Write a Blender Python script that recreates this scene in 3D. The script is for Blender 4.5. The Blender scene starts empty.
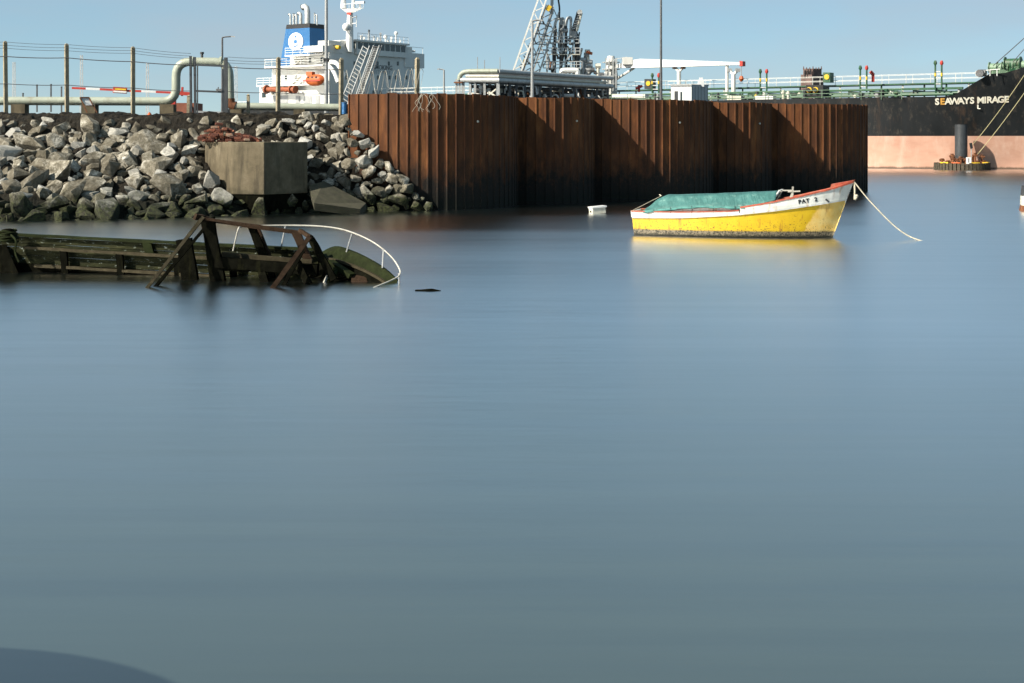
import bpy, bmesh, math, random
from mathutils import Vector, Matrix, noise as mnoise
random.seed(7)
SC = bpy.context.scene
COL = SC.collection
PI = math.pi
# ------------------------------------------------------------------ camera, sky, sun, exposure
F, HZ, CH = 1400.0, 139.0, 3.5          # focal length in pixels, horizon row, eye height above the water
cam = bpy.data.cameras.new('camera')
cam.sensor_width = 36.0
cam.lens = 36.0 * F / 1024.0
cam.shift_y = -(341.5 - HZ) / 1024.0
cam.clip_start = 0.1
cam.clip_end = 20000
camo = bpy.data.objects.new('camera', cam)
camo.location = (0, 0, CH)
camo.rotation_euler = (PI / 2, 0, 0)
COL.objects.link(camo)
SC.camera = camo

SUN_AZ, SUN_EL = math.radians(238.5), math.radians(37)
world = bpy.data.worlds.new('World')
SC.world = world
world.use_nodes = True
wn, wl = world.node_tree.nodes, world.node_tree.links
bg = wn['Background']
sky = wn.new('ShaderNodeTexSky')
sky.sky_type = 'NISHITA'
sky.sun_disc = False
sky.sun_elevation = SUN_EL
sky.sun_rotation = SUN_AZ
sky.altitude = 0
sky.air_density = 0.75
sky.dust_density = 0.0
sky.ozone_density = 3.0
wc = wn.new('ShaderNodeTexCoord')
wm = wn.new('ShaderNodeMapping')
wm.inputs['Scale'].default_value = (2.2, 2.2, 9.0)
wm.inputs['Location'].default_value = (0.35, 0.0, 0.2)
wno = wn.new('ShaderNodeTexNoise')
wno.inputs['Scale'].default_value = 1.6
wno.inputs['Detail'].default_value = 6
wr = wn.new('ShaderNodeValToRGB')
wr.color_ramp.elements[0].position = 0.44
wr.color_ramp.elements[1].position = 0.66
wr.color_ramp.elements[0].color = (0, 0, 0, 1)
wr.color_ramp.elements[1].color = (0.42, 0.42, 0.42, 1)
wmix = wn.new('ShaderNodeMixRGB')
wmix.inputs[2].default_value = (4.7, 5.0, 5.5, 1)
wl.new(wc.outputs['Generated'], wm.inputs[0])
wl.new(wm.outputs[0], wno.inputs['Vector'])
wl.new(wno.outputs[0], wr.inputs[0])
veil = wn.new('ShaderNodeMixRGB')            # thin even summer haze over the whole sky
veil.inputs[0].default_value = 0.52
veil.inputs[2].default_value = (3.45, 5.7, 6.8, 1)
wl.new(sky.outputs[0], veil.inputs[1])
wl.new(wr.outputs[0], wmix.inputs[0])
wl.new(veil.outputs[0], wmix.inputs[1])
wl.new(wmix.outputs[0], bg.inputs[0])
bg.inputs[1].default_value = 0.0505

sd = Vector((math.sin(SUN_AZ) * math.cos(SUN_EL), math.cos(SUN_AZ) * math.cos(SUN_EL), math.sin(SUN_EL)))
sun = bpy.data.lights.new('sun', 'SUN')
sun.energy = 5.0
sun.angle = math.radians(0.5)
sun.color = (1.0, 0.93, 0.80)
suno = bpy.data.objects.new('sun', sun)
suno.rotation_euler = (-sd).to_track_quat('-Z', 'Y').to_euler()
suno.location = (-40, -30, 60)
COL.objects.link(suno)
SC.view_settings.view_transform = 'Standard'
SC.view_settings.look = 'None'
SC.view_settings.exposure = 1.05
SC.view_settings.gamma = 1.0
SC.cycles.use_denoising = True
SC.cycles.max_bounces = 6
SC.cycles.transparent_max_bounces = 8

# ------------------------------------------------------------------ helpers
def P(px, py, D):
    "a point at depth D metres that the photograph shows at column px, row py"
    return Vector(((px - 512.0) / F * D, D, CH + (HZ - py) / F * D))

def WD(py):
    "depth of the water surface seen at row py"
    return CH * F / (py - HZ)

class MB:
    def __init__(s): s.v = []; s.f = []
    def add(s, vs, fs):
        b = len(s.v)
        s.v += [Vector(q) for q in vs]
        s.f += [tuple(b + i for i in q) for q in fs]
        return s
    def box(s, c, size, rot=None):
        c = Vector(c); hx, hy, hz = size[0] / 2, size[1] / 2, size[2] / 2
        vs = [Vector((x, y, z)) for x in (-hx, hx) for y in (-hy, hy) for z in (-hz, hz)]
        if rot is not None: vs = [rot @ q for q in vs]
        return s.add([c + q for q in vs], [(0, 1, 3, 2), (4, 6, 7, 5), (0, 4, 5, 1), (2, 3, 7, 6), (0, 2, 6, 4), (1, 5, 7, 3)])
    def hexa(s, a, b):
        "a, b: two corresponding loops"
        n = len(a)
        fs = [tuple(range(n - 1, -1, -1)), tuple(range(n, 2 * n))]
        fs += [(i, (i + 1) % n, n + (i + 1) % n, n + i) for i in range(n)]
        return s.add(list(a) + list(b), fs)
    def frame(s, p0, p1, up=(0, 0, 1)):
        d = (Vector(p1) - Vector(p0)).normalized()
        u = Vector(up)
        if abs(d.dot(u)) > .98: u = Vector((1, 0, 0)) if abs(d.x) < .9 else Vector((0, 1, 0))
        a = d.cross(u).normalized(); b = a.cross(d).normalized()
        return a, b
    def bar(s, p0, p1, w, h=None, up=(0, 0, 1)):
        h = w if h is None else h
        p0, p1 = Vector(p0), Vector(p1)
        a, b = s.frame(p0, p1, up)
        q = [a * x * w / 2 + b * y * h / 2 for x, y in ((-1, -1), (1, -1), (1, 1), (-1, 1))]
        return s.hexa([p0 + i for i in q], [p1 + i for i in q])
    def tube(s, pts, r, n=8, cap=True):
        pts = [Vector(q) for q in pts]
        rs = r if isinstance(r, (list, tuple)) else [r] * len(pts)
        rings = []; a = b = None
        for i, q in enumerate(pts):
            d = (pts[min(i + 1, len(pts) - 1)] - pts[max(i - 1, 0)]).normalized()
            if a is None: a, b = s.frame(pts[0], pts[1])
            a = (a - d * a.dot(d)).normalized(); b = d.cross(a).normalized()
            rings.append([q + (a * math.cos(t) + b * math.sin(t)) * rs[i] for t in [2 * PI * k / n for k in range(n)]])
        vs = [q for ring in rings for q in ring]
        fs = [(i * n + k, i * n + (k + 1) % n, (i + 1) * n + (k + 1) % n, (i + 1) * n + k) for i in range(len(pts) - 1) for k in range(n)]
        if cap: fs += [tuple(range(n - 1, -1, -1)), tuple(range((len(pts) - 1) * n, len(pts) * n))]
        return s.add(vs, fs)
    def grid(s, rows):
        n = len(rows[0])
        return s.add([q for r in rows for q in r], [(i * n + k, i * n + k + 1, (i + 1) * n + k + 1, (i + 1) * n + k) for i in range(len(rows) - 1) for k in range(n - 1)])
    def sphere(s, c, r, n=10, m=6, sc=(1, 1, 1)):
        c = Vector(c); rows = []
        for i in range(m + 1):
            t = PI * i / m
            rows.append([c + Vector((math.sin(t) * math.cos(2 * PI * k / n) * r * sc[0], math.sin(t) * math.sin(2 * PI * k / n) * r * sc[1], math.cos(t) * r * sc[2])) for k in range(n + 1)])
        return s.grid(rows)
    def build(s, name, m, parent=None, smooth=False, kind=None):
        o0 = Vector((0, 0, 0)); q = parent
        while q is not None: o0 += q.location; q = q.parent
        me = bpy.data.meshes.new(name)
        me.from_pydata([tuple(q - o0) for q in s.v], [], s.f)
        bm = bmesh.new(); bm.from_mesh(me)
        bmesh.ops.recalc_face_normals(bm, faces=bm.faces)
        bm.to_mesh(me); bm.free()
        if smooth:
            me.polygons.foreach_set('use_smooth', [True] * len(me.polygons))
            me.set_sharp_from_angle(angle=math.radians(40))
        me.materials.append(m)
        o = bpy.data.objects.new(name, me)
        COL.objects.link(o)
        o.parent = parent
        if kind: o['kind'] = kind
        return o

def thing(name, label, cat, loc, group=None):
    o = bpy.data.objects.new(name, None)
    o.empty_display_size = .2
    o.location = loc
    COL.objects.link(o)
    return tag(o, label, cat, group)

def tag(o, label, cat, group=None):
    o['label'] = label; o['category'] = cat
    if group: o['group'] = group
    return o

def sag(a, b, d, n=14):
    a, b = Vector(a), Vector(b)
    return [a.lerp(b, i / n) - Vector((0, 0, d * 4 * (i / n) * (1 - i / n))) for i in range(n + 1)]

def bez(pts, n=6):
    "Catmull-Rom through the points"
    pts = [Vector(q) for q in pts]; out = []
    for i in range(len(pts) - 1):
        p0, p1, p2, p3 = pts[max(i - 1, 0)], pts[i], pts[i + 1], pts[min(i + 2, len(pts) - 1)]
        for k in range(n):
            t = k / n
            out.append(.5 * ((2 * p1) + (p2 - p0) * t + (2 * p0 - 5 * p1 + 4 * p2 - p3) * t * t + (3 * p1 - p0 - 3 * p2 + p3) * t ** 3))
    return out + [pts[-1]]

def lin(x, xs, ys):
    if x <= xs[0]: return ys[0]
    for i in range(len(xs) - 1):
        if x <= xs[i + 1]: return ys[i] + (ys[i + 1] - ys[i]) * (x - xs[i]) / (xs[i + 1] - xs[i])
    return ys[-1]

def text_mesh(body, size, weight=0.0, ext=0.01):
    cu = bpy.data.curves.new('lettering', 'FONT')
    cu.body = body; cu.size = size; cu.offset = weight; cu.extrude = ext
    cu.align_x = 'CENTER'; cu.align_y = 'CENTER'; cu.resolution_u = 3
    o = bpy.data.objects.new('lettering', cu); COL.objects.link(o)
    dg = bpy.context.evaluated_depsgraph_get()
    me = bpy.data.meshes.new_from_object(o.evaluated_get(dg))
    bpy.data.objects.remove(o); bpy.data.curves.remove(cu)
    return me

def place_text(name, me, m, parent, origin, right, up):
    right = Vector(right).normalized(); up = Vector(up).normalized(); nrm = right.cross(up)
    o0 = Vector((0, 0, 0)); q = parent
    while q is not None: o0 += q.location; q = q.parent
    M = Matrix((right, up, nrm)).transposed().to_4x4(); M.translation = Vector(origin) - o0
    me.transform(M)
    me.materials.clear(); me.materials.append(m)
    o = bpy.data.objects.new(name, me); COL.objects.link(o); o.parent = parent
    return o

# ------------------------------------------------------------------ materials
ALB = 0.74      # base colours darkened to offset the raised exposure and deepen shade
class NT:
    def __init__(s, name):
        s.m = bpy.data.materials.new(name); s.m.use_nodes = True
        s.n = s.m.node_tree.nodes; s.l = s.m.node_tree.links
        s.b = s.n['Principled BSDF']
        s.geo = s.n.new('ShaderNodeNewGeometry')
        s.pos = s.geo.outputs['Position']
    def noise(s, scale, detail=4, rough=.55, vec=None, stretch=None):
        t = s.n.new('ShaderNodeTexNoise')
        t.inputs['Scale'].default_value = scale; t.inputs['Detail'].default_value = detail; t.inputs['Roughness'].default_value = rough
        v = vec or s.pos
        if stretch:
            mp = s.n.new('ShaderNodeMapping'); mp.inputs['Scale'].default_value = stretch
            s.l.new(v, mp.inputs[0]); v = mp.outputs[0]
        s.l.new(v, t.inputs['Vector'])
        return t.outputs[0]
    def ramp(s, fac, stops):
        r = s.n.new('ShaderNodeValToRGB'); e = r.color_ramp.elements
        while len(e) < len(stops): e.new(.5)
        for el, (p, c) in zip(e, stops):
            el.position = p; el.color = (c, c, c, 1) if isinstance(c, (int, float)) else (*c, 1)
        s.l.new(fac, r.inputs[0])
        return r.outputs[0]
    def mix(s, fac, a, b, mode='MIX'):
        x = s.n.new('ShaderNodeMixRGB'); x.blend_type = mode
        for i, q in ((0, fac), (1, a), (2, b)):
            if isinstance(q, (int, float)): x.inputs[i].default_value = q if i == 0 else (q, q, q, 1)
            elif isinstance(q, tuple): x.inputs[i].default_value = (*q, 1)
            else: s.l.new(q, x.inputs[i])
        return x.outputs[0]
    def math(s, op, a, b=0.0):
        x = s.n.new('ShaderNodeMath'); x.operation = op
        for i, q in ((0, a), (1, b)):
            if isinstance(q, (int, float)): x.inputs[i].default_value = q
            else: s.l.new(q, x.inputs[i])
        return x.outputs[0]
    def z(s, ax=2):
        x = s.n.new('ShaderNodeSeparateXYZ'); s.l.new(s.pos, x.inputs[0]); return x.outputs[ax]
    def range(s, v, a, b):
        x = s.n.new('ShaderNodeMapRange'); x.inputs[1].default_value = a; x.inputs[2].default_value = b
        s.l.new(v, x.inputs[0]); return x.outputs[0]
    def rnd(s):
        return s.n.new('ShaderNodeObjectInfo').outputs['Random']
    def bump(s, h, strength=.3, dist=.05):
        x = s.n.new('ShaderNodeBump'); x.inputs['Strength'].default_value = strength; x.inputs['Distance'].default_value = dist
        s.l.new(h, x.inputs['Height']); s.l.new(x.outputs[0], s.b.inputs['Normal'])
    def out(s, col, rough=.6, metal=0.0, spec=None, k=ALB):
        if isinstance(col, tuple): col = tuple(q * k for q in col)
        else: col = s.mix(1.0, col, k, 'MULTIPLY')
        if isinstance(col, tuple): s.b.inputs['Base Color'].default_value = (*col, 1)
        else: s.l.new(col, s.b.inputs['Base Color'])
        if isinstance(rough, (int, float)): s.b.inputs['Roughness'].default_value = rough
        else: s.l.new(rough, s.b.inputs['Roughness'])
        s.b.inputs['Metallic'].default_value = metal
        if spec is not None: s.b.inputs['Specular IOR Level'].default_value = spec
        return s.m

def paint(name, col, rough=.55, metal=0.0, var=.25, scale=2.0, dirt=None, dirt_amt=.45, streak=True, bump=0.0, spec=.35):
    t = NT(name)
    n1 = t.noise(scale, 5, .6)
    c = t.mix(t.ramp(n1, [(.3, 0.0), (.7, 1.0)]), tuple(x * (1 - var) for x in col), tuple(min(x * (1 + var * .5), .9) for x in col))
    if dirt:
        n2 = t.noise(scale * 1.7, 6, .65, stretch=(1, 1, .18) if streak else None)
        c = t.mix(t.ramp(n2, [(.52, 0.0), (.72, dirt_amt)]), c, dirt)
    if bump: t.bump(t.noise(scale * 8, 4), bump, .02)
    return t.out(c, rough, metal, spec)

M = {}
M['white'] = paint('white_paint', (.78, .77, .72), .5, var=.08, scale=.6, dirt=(.38, .25, .13), dirt_amt=.35)
M['white_clean'] = paint('white_clean_paint', (.8, .8, .78), .45, var=.05, scale=.6)
M['cream'] = paint('cream_paint', (.66, .63, .53), .5, var=.1, scale=1.0, dirt=(.3, .2, .1))
M['grey'] = paint('grey_steel', (.36, .37, .37), .5, var=.2, scale=1.5, dirt=(.16, .11, .07))
M['galv'] = paint('galvanised_steel', (.55, .56, .55), .45, .2, var=.2, scale=2.5, dirt=(.25, .19, .13))
M['dark'] = paint('dark_steel', (.045, .05, .055), .5, .0, var=.3, scale=3)
M['darkgrey'] = paint('dark_grey_steel', (.12, .125, .13), .5, .0, var=.3, scale=3, dirt=(.12, .06, .03))
M['black'] = paint('black_paint', (.018, .018, .02), .5, var=.2)
M['blue'] = paint('blue_paint', (.018, .13, .33), .45, var=.12, scale=.5)
M['blue_mark'] = paint('blue_mark_paint', (.03, .16, .42), .5, var=.05)
M['orange'] = paint('orange_paint', (.52, .11, .022), .5, var=.15, scale=1.5, dirt=(.3, .09, .03))
M['rustorange'] = paint('rust_orange_paint', (.30, .075, .025), .6, var=.3, scale=1.5, dirt=(.16, .05, .02))
M['red'] = paint('red_paint', (.50, .045, .03), .55, var=.15, scale=2)
M['green'] = paint('green_deck_paint', (.03, .105, .052), .5, var=.25, scale=1.0, dirt=(.2, .12, .06))
M['palegreen'] = paint('pale_green_paint', (.19, .29, .19), .5, var=.25, scale=1.0)
M['yellow'] = paint('yellow_safety_paint', (.75, .48, .03), .5, var=.15, scale=2)
M['glass'] = NT('dark_window_glass').out((.03, .045, .05), .08)
M['pipe'] = paint('pale_pipe_paint', (.37, .40, .32), .45, var=.15, scale=1.6, dirt=(.2, .14, .08), dirt_amt=.5)
M['rust'] = paint('rusty_steel', (.20, .075, .03), .8, var=.5, scale=4, dirt=(.05, .025, .015), dirt_amt=.8, bump=.4)
M['postconc'] = paint('concrete_post', (.33, .28, .19), .85, var=.3, scale=5, dirt=(.12, .1, .07), bump=.3)
M['rope'] = paint('pale_rope', (.52, .47, .36), .9, var=.3, scale=12, bump=.3)
M['yellowrope'] = paint('yellow_rope', (.50, .44, .24), .85, var=.25, scale=.4)
M['wire'] = paint('dark_wire', (.06, .06, .065), .6, .0)
M['razor'] = paint('razor_wire_steel', (.50, .46, .38), .5, .1, var=.3)
M['signred'] = paint('sign_red', (.55, .06, .03), .5)
M['tile'] = paint('roof_tile_red', (.28, .10, .06), .8, var=.3, scale=1)

def m_rust_pile():
    t = NT('weathered_sheet_pile')
    n1 = t.noise(1.3, 6, .65, stretch=(1, 1, .35)); n2 = t.noise(9, 5, .7); n3 = t.noise(3.5, 5, .6, stretch=(1, 1, .12))
    c = t.ramp(n1, [(.28, (.062, .022, .009)), (.5, (.15, .052, .016)), (.72, (.27, .105, .034))])
    c = t.mix(t.ramp(n3, [(.45, 0.0), (.66, .75)]), c, (.045, .018, .009))
    c = t.mix(t.math('MULTIPLY', t.rnd(), .6), c, (.075, .03, .013))
    # tide-washed foot: black weed with bare rusty spots and barnacle flecks
    zz = t.math('ADD', t.z(), t.math('MULTIPLY', t.math('SUBTRACT', t.noise(2.2, 6, .7, stretch=(1, 1, .5)), .5), 3.6))
    tide = t.range(zz, 2.6, 1.2)
    low = t.mix(t.ramp(n2, [(.52, 0.0), (.72, .8)]), (.012, .010, .008), (.06, .028, .013))
    low = t.mix(t.ramp(t.noise(14, 3, .6), [(.72, 0.0), (.76, .7)]), low, (.16, .13, .09))
    c = t.mix(tide, c, low)
    c = t.mix(t.range(t.z(), .9, .35), c, (.008, .009, .006))
    t.bump(n2, .5, .03)
    return t.out(c, .85, 0, .25)
M['pile'] = m_rust_pile()

def m_rock():
    t = NT('limestone_boulder')
    n1 = t.noise(1.6, 6, .65); n2 = t.noise(7, 6, .7)
    c = t.ramp(n1, [(.32, (.09, .076, .055)), (.5, (.30, .27, .21)), (.66, (.70, .655, .56))])
    c = t.mix(t.ramp(n2, [(.40, .85), (.56, 0.0)]), c, (.11, .095, .065))
    r = t.rnd()
    c = t.mix(t.ramp(r, [(.5, 0.0), (1.0, .8)]), c, (.13, .112, .08))
    c = t.mix(t.ramp(r, [(0.0, .65), (.3, 0.0)]), c, (.62, .61, .57))
    zz = t.math('ADD', t.z(), t.math('MULTIPLY', t.math('SUBTRACT', t.noise(1.1, 5, .7), .5), 2.4))
    weed = t.mix(t.ramp(n2, [(.42, 0.0), (.6, 1.0)]), (.011, .012, .007), (.045, .054, .016))
    c = t.mix(t.math('MULTIPLY', t.range(zz, 1.35, .6), .95), c, weed)
    t.bump(t.math('ADD', n2, t.math('MULTIPLY', t.noise(24, 4, .7), .4)), .9, .09)
    return t.out(c, .92, 0, .2)
M['rock'] = m_rock()

def m_soil():
    t = NT('dark_bank_soil')
    n1 = t.noise(2.2, 6, .7); n2 = t.noise(13, 5, .7)
    c = t.ramp(n1, [(.3, (.012, .010, .008)), (.55, (.03, .025, .018)), (.75, (.085, .068, .044))])
    c = t.mix(t.ramp(n2, [(.6, 0.0), (.72, .7)]), c, (.2, .17, .12))
    c = t.mix(t.range(t.z(), 1.3, .3), c, (.012, .014, .008))
    t.bump(t.math('ADD', n1, n2), 1.0, .15)
    return t.out(c, .95, 0, .15)
M['soil'] = m_soil()

def m_concrete():
    t = NT('board_marked_concrete')
    n1 = t.noise(1.4, 6, .65); n2 = t.noise(18, 4, .7)
    c = t.ramp(n1, [(.3, (.085, .068, .042)), (.55, (.15, .122, .078)), (.75, (.205, .172, .118))])
    c = t.mix(t.ramp(n2, [(.55, 0.0), (.72, .5)]), c, (.15, .125, .09))
    c = t.mix(t.ramp(t.noise(2.4, 5, .6, stretch=(1, 1, .15)), [(.48, 0.0), (.68, .8)]), c, (.055, .045, .03))
    c = t.mix(t.math('MULTIPLY', t.range(t.math('ADD', t.z(), t.math('MULTIPLY', n1, .8)), 1.6, .9), .85), c, (.03, .033, .018))
    t.bump(n2, .5, .03)
    return t.out(c, .9, 0, .2)
M['concrete'] = m_concrete()

def m_brick():
    t = NT('broken_brick')
    c = t.ramp(t.rnd(), [(0, (.07, .022, .012)), (.5, (.155, .042, .02)), (.85, (.30, .11, .055)), (1, (.36, .29, .21))])
    c = t.mix(t.ramp(t.noise(9, 4), [(.5, 0.0), (.7, .6)]), c, (.07, .03, .02))
    t.bump(t.noise(30, 3), .4, .01)
    return t.out(c, .9)
M['brick'] = m_brick()

def m_water():
    t = NT('silty_harbour_water')
    a = t.noise(.55, 3, .55, stretch=(.35, 1.6, 1)); b = t.noise(2.6, 3, .6, stretch=(.4, 1.5, 1))
    big = t.noise(.045, 3, .5, stretch=(.45, 1.3, 1))
    t.bump(t.math('ADD', t.math('MULTIPLY', a, .7), t.math('MULTIPLY', b, .3)), .16, .12)
    c = t.mix(t.ramp(big, [(.35, 0.0), (.65, 1.0)]), (.035, .050, .048), (.042, .057, .054))
    st = t.noise(1.1, 4, .6, stretch=(.07, 1.3, 1)); st2 = t.noise(.25, 3, .6, stretch=(.12, 1.0, 1))
    c = t.mix(t.ramp(st, [(.38, 0.0), (.66, 1.0)]), c, (.027, .040, .041))
    c = t.mix(t.ramp(st2, [(.45, 0.0), (.7, .4)]), c, (.048, .064, .059))
    rough = t.ramp(t.noise(.10, 4, .55, stretch=(.3, 1.5, 1)), [(.3, .30), (.7, .36)])
    # silty body colour under a wind-ruffled surface sheen, weighted by the reflectance of the mean water plane
    df = t.n.new('ShaderNodeBsdfDiffuse'); gl = t.n.new('ShaderNodeBsdfGlossy'); fr = t.n.new('ShaderNodeFresnel'); mx = t.n.new('ShaderNodeMixShader')
    bp_ = [q for q in t.n if q.type == 'BUMP'][0]
    t.l.new(c, df.inputs['Color']); t.l.new(rough, gl.inputs['Roughness']); t.l.new(bp_.outputs[0], gl.inputs['Normal'])
    fine = t.noise(2.3, 4, .65, stretch=(.05, 1.2, 1))
    t.l.new(t.ramp(t.math('ADD', t.math('MULTIPLY', st, .5), t.math('MULTIPLY', fine, .5)), [(.36, (.93, .94, .94)), (.64, (1, 1, 1))]), gl.inputs['Color']); gl.distribution = 'BECKMANN'
    fr.inputs['IOR'].default_value = 1.33
    fm = t.math('MINIMUM', t.math('MULTIPLY', fr.outputs[0], 2.1), .96)      # reflectance boosted beyond plain Fresnel to brighten the water
    t.l.new(fm, mx.inputs[0]); t.l.new(df.outputs[0], mx.inputs[1]); t.l.new(gl.outputs[0], mx.inputs[2])
    t.l.new(mx.outputs[0], t.n['Material Output'].inputs['Surface'])
    t.n.remove(t.b)
    return t.m
M['water'] = m_water()

def m_boat_yellow():
    t = NT('chipped_yellow_boat_paint')
    n1 = t.noise(3, 5, .6); n2 = t.noise(16, 5, .7)
    c = t.mix(t.ramp(n1, [(.3, 0.0), (.7, 1.0)]), (.70, .44, .012), (.80, .53, .02))
    # older, paler coat left bare on the bow, brightened to offset weak sun there
    xx = t.math('ADD', t.math('ADD', t.z(0), t.math('MULTIPLY', t.z(), -.55)), t.math('MULTIPLY', t.math('SUBTRACT', n1, .5), .5))
    c = t.mix(t.range(xx, 10.12, 10.2), c, t.mix(t.ramp(n1, [(.4, 0.0), (.65, 1.0)]), (.95, .60, .14), (.98, .72, .26)))
    # scrapes and chips, denser low down
    chip = t.math('SUBTRACT', n2, t.math('MULTIPLY', t.z(), .13))
    c = t.mix(t.ramp(chip, [(.535, 0.0), (.56, .95)]), c, (.10, .055, .03))
    c = t.mix(t.ramp(t.noise(4, 5, .6, stretch=(1.6, 1.6, .12)), [(.57, 0.0), (.70, .7)]), c, (.38, .15, .03))
    # weed and old antifouling at the waterline
    zz = t.math('ADD', t.z(), t.math('MULTIPLY', t.math('SUBTRACT', n2, .5), .22))
    foul = t.mix(t.ramp(n2, [(.42, 0.0), (.58, 1.0)]), (.035, .030, .018), (.30, .25, .17))
    c = t.mix(t.range(zz, .255, .205), c, foul)
    c = t.mix(t.range(zz, .11, .04), c, (.022, .022, .014))
    t.bump(t.noise(9, 4), .15, .02)
    return t.out(c, .45)
M['boatyellow'] = m_boat_yellow()

def m_boat_white():
    t = NT('worn_white_boat_paint')
    c = t.mix(t.ramp(t.noise(2.5, 5), [(.3, 0.0), (.7, 1.0)]), (.62, .64, .60), (.80, .80, .76))
    c = t.mix(t.ramp(t.noise(3.2, 5, .65, stretch=(2, 2, .25)), [(.56, 0.0), (.70, .8)]), c, (.40, .20, .06))
    c = t.mix(t.ramp(t.noise(22, 4), [(.68, 0.0), (.72, .8)]), c, (.16, .11, .07))
    return t.out(c, .5)
M['boatwhite'] = m_boat_white()
M['boatred'] = paint('faded_red_boat_paint', (.48, .10, .055), .6, var=.35, scale=4, dirt=(.42, .27, .18), dirt_amt=.7)

def m_tarp():
    t = NT('teal_tarpaulin')
    n = t.noise(2.2, 5, .6)
    c = t.ramp(n, [(.3, (.025, .11, .10)), (.55, (.045, .165, .152)), (.75, (.10, .24, .215))])
    c = t.mix(t.ramp(t.noise(5, 5, .7, stretch=(.6, .6, 2)), [(.58, 0.0), (.70, .5)]), c, (.24, .38, .34))
    t.bump(t.noise(2.6, 4, .6, stretch=(1.5, .4, .6)), .8, .10)
    return t.out(c, .7)
M['tarp'] = m_tarp()

def m_wreck():
    t = NT('rotten_weedy_timber')
    n = t.noise(4, 6, .7, stretch=(.5, 1, 2)); n2 = t.noise(10, 5, .7, stretch=(.7, 1, 1.3))
    c = t.ramp(n, [(.3, (.010, .011, .006)), (.55, (.028, .030, .014)), (.75, (.065, .065, .030))])
    flake = t.math('SUBTRACT', n2, t.math('MULTIPLY', t.noise(1.3, 3), .18))
    c = t.mix(t.ramp(flake, [(.52, 0.0), (.56, .7)]), c, (.30, .34, .30))
    t.bump(n, .8, .05)
    return t.out(c, .8, 0, .05)
M['wreck'] = m_wreck()
M['wreckdark'] = paint('wet_black_timber', (.007, .007, .005), .75, var=.5, scale=5, dirt=(.022, .022, .010), bump=.5, spec=.0)
M['wreckwood'] = paint('weathered_rail_timber', (.062, .052, .032), .8, var=.4, scale=6, dirt=(.03, .025, .015), dirt_amt=.8, streak=False, bump=.5, spec=.05)
M['wreckrust'] = paint('rusted_frame_iron', (.044, .027, .017), .85, var=.5, scale=6, dirt=(.03, .02, .012), dirt_amt=.8, streak=False, bump=.5, spec=.05)
M['wreckgreen'] = paint('weedy_green_planking', (.020, .026, .009), .75, var=.45, scale=4, dirt=(.010, .010, .006), dirt_amt=.8, streak=False, bump=.5, spec=.05)
M['railwhite'] = paint('white_rail_tube', (.50, .48, .42), .45, var=.3, scale=4, dirt=(.2, .12, .06))

def m_hull_black():
    t = NT('scuffed_black_ship_hull')
    n = t.noise(.35, 6, .65, stretch=(1, 1, .4)); n2 = t.noise(1.6, 6, .7, stretch=(1, 1, .5))
    c = t.ramp(n, [(.3, (.008, .010, .011)), (.7, (.020, .022, .024))])
    c = t.mix(t.ramp(n2, [(.54, 0.0), (.70, .6)]), c, (.085, .07, .055))
    c = t.mix(t.ramp(t.noise(.9, 6, .7, stretch=(1, 1, .10)), [(.58, 0.0), (.74, .45)]), c, (.11, .062, .035))
    return t.out(c, .55, 0, .15)
M['hullblack'] = m_hull_black()

def m_hull_pink():
    t = NT('faded_pink_antifouling')
    n = t.noise(.22, 6, .65, stretch=(1, 1, 2.5)); n2 = t.noise(.8, 6, .7, stretch=(1, 1, .25))
    c = t.ramp(n, [(.3, (.42, .22, .15)), (.7, (.56, .33, .24))])
    c = t.mix(t.ramp(n2, [(.48, 0.0), (.75, .7)]), c, (.60, .44, .35))
    c = t.mix(t.ramp(t.noise(1.1, 5, .7, stretch=(1, 1, .2)), [(.58, 0.0), (.75, .4)]), c, (.42, .2, .12))
    c = t.mix(t.range(t.math('ADD', t.z(), t.math('MULTIPLY', n2, .5)), .55, .35), c, (.11, .07, .045))
    return t.out(c, .6, k=.84)
M['hullpink'] = m_hull_pink()
M['stone_tower'] = paint('dark_sandstone', (.13, .085, .075), .9, var=.3, scale=.08)
M['shore'] = paint('far_shore_mud', (.12, .13, .12), .9, var=.3, scale=.01)
M['letterwhite'] = paint('letter_white', (.78, .74, .62), .5, var=.15, scale=1.2, dirt=(.5, .25, .07), dirt_amt=.5)
M['letterrust'] = paint('letter_rust_stained', (.62, .32, .06), .55, var=.3, scale=1.5)
M['timber'] = paint('fender_timber', (.075, .06, .04), .85, var=.5, scale=3, dirt=(.02, .02, .015), dirt_amt=.7)

# ------------------------------------------------------------------ water, land
w = MB(); w.add([(-9000, -300, 0), (9000, -300, 0), (9000, 14000, 0), (-9000, 14000, 0)], [(0, 1, 2, 3)])
wo = w.build('water', M['water']); wo['kind'] = 'structure'

fs = MB()
fs.hexa([(-6000, 2100, -5), (6000, 2100, -5), (6000, 2600, -5), (-6000, 2600, -5)], [(-6000, 2130, 6), (6000, 2130, 6), (6000, 2600, 14), (-6000, 2600, 14)])
fo = fs.build('far_shore', M['shore']); fo['kind'] = 'structure'

LZ = 4.72
land_pts = [(-130, 71.6), (-40, 71.3), (-8.2, 70.8), (-4.5, 72.5), (0.6, 77.0), (5.2, 80.8), (12.5, 87), (17, 91), (19, 95), (17, 99), (12, 104), (14, 130), (-130, 136)]
l = MB(); l.hexa([(x, y, -3) for x, y in land_pts], [(x, y, LZ) for x, y in land_pts])
lo = l.build('quay_ground', M['soil']); lo['kind'] = 'structure'

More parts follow.
